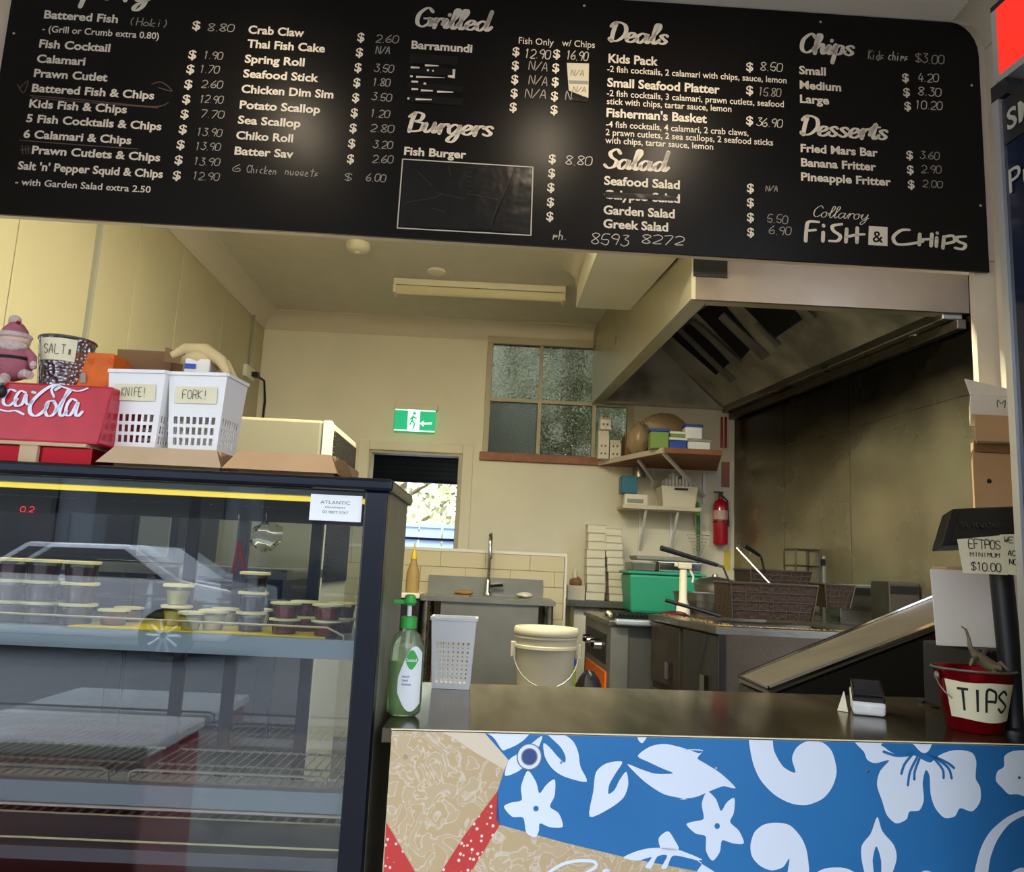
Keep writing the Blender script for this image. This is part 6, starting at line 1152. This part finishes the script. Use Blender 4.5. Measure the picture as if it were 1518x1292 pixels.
# stirrer / clear bags hanging: hooks with a red and a clear bag
for k, (px, y0, y1, mm, lb) in enumerate(((355, 762, 850, 'red', 'red serving tongs hanging at the back of the case'), (395, 760, 822, 'clear', 'clear plastic bag hanging beside the red tongs'))):
    a = P(px, y0, YB-.05); b = P(px, y1, YB-.05)
    if k == 0:
        o = thing('serving_tongs', lb, 'tongs', tuple(a)); MB().tube([a, a.lerp(b, .45)], .002).build('hook', 'chrome', o); MB().tube([a.lerp(b, .45), b+Vector((-.012, 0, 0))], .005).build('arm', 'redm', o, True); MB().tube([a.lerp(b, .45), b+Vector((.012, 0, 0))], .005).build('arm', 'redm', o, True)
    else:
        o = thing('clear_bag', lb, 'bag', tuple(a)); MB().ell(a.lerp(b, .55), (.03, .006, .028), noise=.25).build('film', 'clear', o, True); MB().tube([a, a.lerp(b, .2)], .0015).build('hook', 'chrome', o)

# ================================================================== ON TOP OF THE CASE
TZ = ZT+.0005
# low cardboard trays
def wedge(px0, px1, py, Y0, Y1, h, label):
    x0, x1 = P(px0, py, Y0).x, P(px1, py, Y0).x
    o = thing('cardboard_tray', label, 'cardboard box', ((x0+x1)/2, (Y0+Y1)/2, TZ))
    B((x0+.012, Y0+.03, TZ), (x1-.01, Y1, TZ+h)).build('tray', 'card', o)
    MB().slab([(x0-.008, Y0+.005, TZ+.006), (x1, Y0+.005, TZ+.006), (x1-.018, Y0+.028, TZ+h+.002), (x0+.012, Y0+.028, TZ+h+.002)], (0, .003, 0)).build('front_flap', 'cardl' if px0 < 300 else 'card', o)
    MB().slab([(x1, Y0+.012, TZ+.004), (x1+.01, Y0+.1, TZ+.004), (x1-.006, Y0+.1, TZ+h), (x1-.018, Y0+.03, TZ+h)], (.002, 0, 0)).build('side_flap', 'card2', o)
    return o
hT = P(230, 665, YC+.03).z-TZ
wedge(145, 326, 690, YC+.0, YC+.27, hT, 'low brown cardboard tray under the two white baskets')
wedge(334, 500, 690, YC+.0, YC+.27, P(410, 672, YC+.03).z-TZ, 'low brown cardboard tray at the right end of the case top')
BZ = TZ+hT+.001
def tb_(px0, px1, pyt, Y, word, label):
    w = P(px1, 560, Y).x-P(px0, 560, Y).x; h = P((px0+px1)/2, pyt, Y).z-BZ; pbasket((P(px0, 600, Y).x+P(px1, 600, Y).x)/2, Y+w*.42, BZ, w, w*.8, h, 3, 7, label, word, 'white baskets on the case top', ang=-.12, topfree=.5)
tb_(156, 246, 552, YC+.05, "KNIFE!", 'white slotted basket labelled for knives on the case top')
tb_(247, 338, 556, YC+.05, "FORK!", 'white slotted basket labelled FORK on the case top')
# carton behind baskets, calico bag
x0, x1 = P(170, 540, YC+.2).x, P(252, 540, YC+.2).x; zc = P(210, 518, YC+.2).z
o = thing('open_carton', 'brown carton showing above the knife basket', 'carton', ((x0+x1)/2, YC+.22, BZ)); B((x0, YC+.205, BZ), (x1, YC+.265, zc)).build('box', 'card2', o); MB().slab([(x1, YC+.17, zc-.03), (x1+.03, YC+.18, zc-.03), (x1+.03, YC+.18, zc-.008), (x1, YC+.17, zc)], (0, .003, 0)).build('flap', 'card2', o)
bgc = P(300, 530, YC+.16)
o = thing('calico_bag', 'cream calico bag draped over the fork basket with packets', 'bag', tuple(bgc)); m = MB()
fr_pts = [P(255, 527, YC+.1), P(275, 517, YC+.1), P(305, 519, YC+.1), P(328, 535, YC+.08), P(338, 555, YC+.06)]
m.tube(fr_pts, .01, 10, [.007, .011, .013, .011, .006]); m.tube([fr_pts[3]+Vector((0, .01, 0)), P(345, 562, YC+.1), P(342, 590, YC+.1), P(336, 640, YC+.1)], .01, 8, [.012, .01, .009, .005]); m.build('cloth', 'cloth', o, True)
MB().ell(P(300, 535, YC+.11), (.04, .03, .018), noise=.15).build('fold', 'cloth', o, True)
tag(B(tuple(P(272, 552, YC+.08)), tuple(P(312, 532, YC+.08)+Vector((0, .04, 0)))).build('packet', 'whitecard', None, bevel=.003), 'white packet with blue print standing in the fork basket', 'packet')
tag(B(tuple(P(273, 545, YC+.077)), tuple(P(290, 539, YC+.077)+Vector((0, .002, 0)))).build('blue_tag', 'blue', None), 'blue printed tag on the packet in the fork basket', 'tag')
# red drink carton
cx0, cx1 = P(-60, 620, YC+.02).x, P(157, 620, YC+.02).x; czt = P(80, 567, YC+.02).z
ck_ = thing('drink_carton', 'red glossy soft drink carton lying on the case top', 'carton', ((cx0+cx1)/2, YC+.12, TZ))
zA = P(80, 656, YC+.012).z
MB().hexa([(cx0, YC+.012, zA), (cx1-.006, YC+.012, zA), (cx1+.012, YC+.19, zA), (cx0, YC+.19, zA)], [(cx0, YC+.03, czt), (cx1, YC+.03, czt), (cx1+.016, YC+.19, czt), (cx0, YC+.19, czt)]).build('box', mat('drink_red', 'b8122e', .3, coat=.6, bump=.08, bscale=6, var=.12, vscale=20), ck_, bevel=.004)
MB().box((cx0, YC+.018, TZ), (cx1-.015, YC+.22, zA-.006)).build('lower_box', 'redm', ck_); MB().box((cx0, YC+.008, zA-.006), (cx1-.022, YC+.22, zA)).build('timber_strip', 'cardl', ck_)
MB().box((P(28, 670, YC+.01).x, YC+.01, TZ), (P(55, 670, YC+.01).x, YC+.018, zA-.006)).build('timber_block', 'cardl', ck_)
cf = Frame((cx0, YC+.012-.001, zA), (1, 0, 0), (Vector((1, 0, 0)).cross(Vector((0, .018, czt-zA)))).normalized()); 
m = MB()
Z5 = lambda x, y: (x/4.217, 440+y/4.217)
def cc(st, wmul=1): ribbon(m, cf, crom([cf.px(*Z5(*p)) for p in st], 6), lambda dx, dy: .0014+wmul*.0042*min(1, abs(dy)+.15*abs(dx)), .0012)
cc([(-60, 640), (-20, 590), (20, 600)]); cc([(100, 590), (65, 580), (30, 620), (25, 665), (60, 680), (110, 640)]); cc([(165, 600), (130, 590), (100, 630), (100, 680), (140, 670), (165, 610), (165, 660), (185, 672), (205, 650)])
cc([(205, 595), (222, 600)], 2)
cc([(350, 580), (375, 560), (340, 550), (270, 590), (200, 660), (190, 720), (225, 745), (280, 710), (300, 670)], 1.3); cc([(340, 625), (325, 580), (360, 555), (430, 575), (490, 590), (550, 572)], .7)
cc([(335, 650), (300, 660), (285, 710), (300, 745), (335, 735), (355, 690), (340, 655)]); cc([(350, 720), (400, 640), (445, 585), (425, 590), (395, 660), (375, 725), (390, 745), (420, 715)]); cc([(480, 650), (450, 640), (420, 680), (415, 735), (445, 735), (490, 660), (475, 730), (490, 745), (515, 720)])
cc([(0, 705), (50, 715), (100, 712), (150, 735)], 1); m.build('script_lettering', 'pwhite', ck_)
# tin bucket with salt sign
q0 = P(89, 568, YC+.1); bxr = (P(128, 500, YC+.1).x-P(49, 500, YC+.1).x)/2; bxc = (P(128, 500, YC+.1).x+P(49, 500, YC+.1).x)/2; bz0 = czt+.002; bh_ = P(89, 500, YC+.1).z-bz0
sb = thing('tin_bucket', 'hammered tin bucket with SALT note standing on the red carton', 'bucket', (bxc, YC+.1, bz0))
MB().lathe((bxc, YC+.13, bz0), [(bxr*.8, 0), (bxr*.82, .004), (bxr*.98, bh_-.004), (bxr*1.0, bh_), (bxr*.97, bh_+.001), (bxr*.9, bh_*.5), (0, bh_*.5)], 36).build('body', 'galv', sb, True); MB().tube([(bxc+bxr*math.cos(t), YC+.13+bxr*math.sin(t), bz0+bh_) for t in [k*math.pi/16 for k in range(33)]], .0022).build('rolled_rim', 'tin', sb, True)
def spt(th, v, off): r = bxr*(.81+.18*v)+off; return Vector((bxc+r*math.sin(th), YC+.13-r*math.cos(th), bz0+bh_*v))
m = MB(); vs = []; n = 12
for i in range(n+1): t = -.62+1.45*i/n; vs += [spt(t, .54, .0012), spt(t, .95, .0012)]
m.add(vs, [(2*i, 2*i+2, 2*i+3, 2*i+1) for i in range(n)]); m.build('paper_note', 'paper', sb)
m = MB()
for i, ch in enumerate("SALT"):
    for stt in hw_strokes(ch):
        pts = crom([(-.35+i*.22+p[0]*.15, .66+.17*p[1]) for p in stt], 3)
        m.tube([spt(a, b, .002) for a, b in pts], .0007, 4)
m.tube([spt(.6, .66, .002), spt(.6, .76, .002)], .002, 5); m.build('writing', 'inkg', sb)
# orange carton
q = P(118, 572, YC+.13); q2_ = P(178, 526, YC+.13)
oc = thing('orange_carton', 'orange printed carton between tin bucket and knife basket', 'carton', tuple(q)); MB().hexa([(q.x-.003, YC+.11, czt+.002), (q2_.x, YC+.11, czt+.002), (q2_.x, YC+.2, czt+.002), (q.x-.003, YC+.2, czt+.002)], [(q.x+.006, YC+.12, q2_.z), (q2_.x-.006, YC+.12, q2_.z), (q2_.x-.006, YC+.19, q2_.z), (q.x+.006, YC+.19, q2_.z)]).build('box', 'orange', oc, bevel=.002)
of = Frame((q.x, YC+.109, czt), (1, 0, 0), (0, -1, 0)); m = MB(); poly(m, of, [(120, 553), (127, 553), (127, 567), (119, 567)], .0004, False); m.build('barcode', 'barcode', oc)
m = MB(); 
for x in (133, 163): 
    for k in range(5): a = k*1.257; poly(m, of, [(x+3*math.cos(a), 534+3*math.sin(a)), (x+6*math.cos(a+.5), 534+6*math.sin(a+.5)), (x+3*math.cos(a+1), 534+3*math.sin(a+1))], -.006, False)
m.build('flower_print', mat('dark_orange', 'c9481a', .6), oc)
# plush santa doll
sx, sy = P(22, 545, YC+.06).x, YC+.07; pd = thing('plush_santa', 'plush santa doll in faded pink suit sitting on the red carton', 'soft toy', (sx, sy, czt))
Pd = lambda x, y, dy=0: P(x, y, sy+dy)
MB().ell(Pd(18, 538), (.036, .028, .034), 20, 14, noise=.02).build('body', 'pink', pd, True)
MB().ell(Pd(22, 504), (.027, .024, .02), 20, 12).build('head', 'skin', pd, True); MB().ell(Pd(16, 513, -.012), (.028, .018, .013), 18, 10, noise=.1).build('beard', 'fur', pd, True)
MB().lathe(Pd(22, 499), [(.024, 0), (.021, .012), (.012, .024), (.0, .03)], 18).build('hat', 'pink', pd, True); MB().tube([Pd(22, 499)+Vector((.024*math.cos(t), .022*math.sin(t), 0)) for t in [k*math.pi/8 for k in range(17)]], .006, 8).build('hat_trim', 'fur', pd, True); MB().ell(Pd(22, 476), (.011, .011, .011), noise=.05).build('pompom', 'fur', pd, True); MB().ell(Pd(27, 478, -.01), (.0035, .0035, .0035)).build('nose_bead', 'redm', pd, True)
MB().tube([Pd(18, 533)+Vector((.036*math.cos(t), .029*math.sin(t), 0)) for t in [k*math.pi/8 for k in range(17)]], .0028, 6).build('belt', 'black', pd, True)
MB().tube([Pd(38, 520), Pd(48, 530, -.01), Pd(49, 545, -.015)], .008, 10, [.009, .008, .006]).build('arm', 'pink', pd, True); MB().ell(Pd(49, 541, -.015), (.006, .006, .008)).build('hand', 'fur', pd, True); MB().tube([Pd(2, 520), Pd(-8, 535, -.01)], .008, 10).build('arm', 'pink', pd, True)
MB().tube([Pd(30, 553), Pd(44, 556, -.015)], .009, 10, [.011, .008]).build('leg', 'fur', pd, True); MB().tube([Pd(10, 553), Pd(4, 570, -.04)], .009, 10).build('leg', 'fur', pd, True); MB().ell(Pd(2, 580, -.05), (.009, .01, .012)).build('boot', 'black', pd, True); MB().ell(Pd(0, 565, -.045), (.011, .01, .008)).build('boot_trim', 'fur', pd, True)

# ================================================================== STREET BEHIND THE CUSTOMER (mirrored in the glass)
struct('pavement', B((-9, -3.2, -.16), (9, .35, -.06)), 'ground'); struct('road', B((-14, -16, -.22), (14, -3.2, -.2)), 'road')
of_ = thing('added_shop_row', 'unseen grey blue shop row, added to darken the sky mirrored in the case glass', 'building', (0, -15, -.2)); B((-16, -15.5, -.2), (16, -14, 3.9)).build('facade', mat('facade_grey', '6a7078', .8), of_)  # unseen row, added to darken the sky reflection in the case glass
for k in range(9): B((-15+k*3.4, -13.995, .3), (-12.4+k*3.4, -13.9, 2.6)).build('shop_window', 'fglass', of_);
struct('awning', MB().slab([(-3.2, .34, 2.95), (1.3, .34, 2.95), (1.3, -1.9, 2.55), (-3.2, -1.9, 2.55)], (0, 0, .03)), 'awn')
rz_ = thing('chest_freezer', 'low red chest freezer on the pavement, mirrored in the case glass', 'freezer', (-1.5, -.25, -.06)); B((-1.85, -.5, -.06), (-1.1, 0, .5)).build('body', 'vanred', rz_, bevel=.02); B((-1.86, -.51, .501), (-1.09, .01, .54)).build('lid', 'labelw', rz_, bevel=.01)
cw = thing('parked_car', 'white parked car by the kerb, mirrored in the case glass', 'car', (-5.4, -8.6, -.2))
X0, Y0 = -5.4, -8.6
bdy = [(-2.1, .25), (-2.15, .75), (-1.9, .92), (-1.2, .98), (-.6, 1.4), (.7, 1.42), (1.4, 1.0), (2.05, .9), (2.12, .4), (2.05, .25)]
MB().slab([(X0+x, Y0+.85, z-.2) for x, z in bdy], (0, -1.7, 0)).build('body', 'carw', cw, bevel=.05)
MB().slab([(X0+x, Y0+.853, z-.2) for x, z in ((-1.05, 1.0), (-.55, 1.34), (.65, 1.36), (1.2, 1.0))], (0, .004, 0)).build('side_window', 'fglass', cw)
for x in (-1.35, 1.3):
    o = MB().cyl((X0+x, Y0+.9, .12), (X0+x, Y0+.7, .12), .33, seg=32).build('wheel', 'tyre', cw, True); MB().cyl((X0+x, Y0+.905, .12), (X0+x, Y0+.9, .12), .24, seg=32).build('hub', 'black', o)
    m = MB()
    for k in range(10): a = k*math.pi/5; m.tube([(X0+x+.04*math.cos(a), Y0+.92, .12+.04*math.sin(a)), (X0+x+.21*math.cos(a), Y0+.91, .12+.21*math.sin(a))], .022, 6)
    m.build('spokes', 'alu', o)

area('case_strip_light', ((XL+XR)/2, YC+.07, ledz-.012), XR-XL-.15, 1.1, (1, .95, .6), sy=.02)

dk_ = thing('backing_cupboard', 'dark cupboard with steel top, added as backing behind the display case glass', 'cupboard', (-1.2, 2.3, 0))  # cupboard added as dark backing, keeps the view through the case dark
B((-1.9, 2.42, .1), (-.62, 2.85, 1.1)).build('carcass', 'navyt', dk_)
for k in range(3): B((-1.89+k*.425, 2.4, .14), (-1.475+k*.425, 2.419, 1.08)).build('door', 'navy', dk_, bevel=.003); B((-1.53+k*.425, 2.39, .7), (-1.515+k*.425, 2.4, .85)).build('handle', 'black', dk_)
B((-1.91, 2.38, 1.101), (-.6, 2.86, 1.13)).build('worktop', 'ss', dk_)
B((-1.91, 2.42, 0), (-.62, 2.85, .1)).build('plinth', 'black', dk_)
o = thing('microwave', 'dark microwave standing behind the case on the steel topped cupboard', 'microwave', (-1.2, 2.6, 1.131)); B((-1.5, 2.44, 1.131), (-.95, 2.8, 1.36)).build('housing', 'black', o, bevel=.005); B((-1.47, 2.43, 1.15), (-1.08, 2.44, 1.34)).build('door', 'blackg', o); B((-1.06, 2.43, 1.15), (-.97, 2.44, 1.34)).build('control_panel', 'barcode', o)
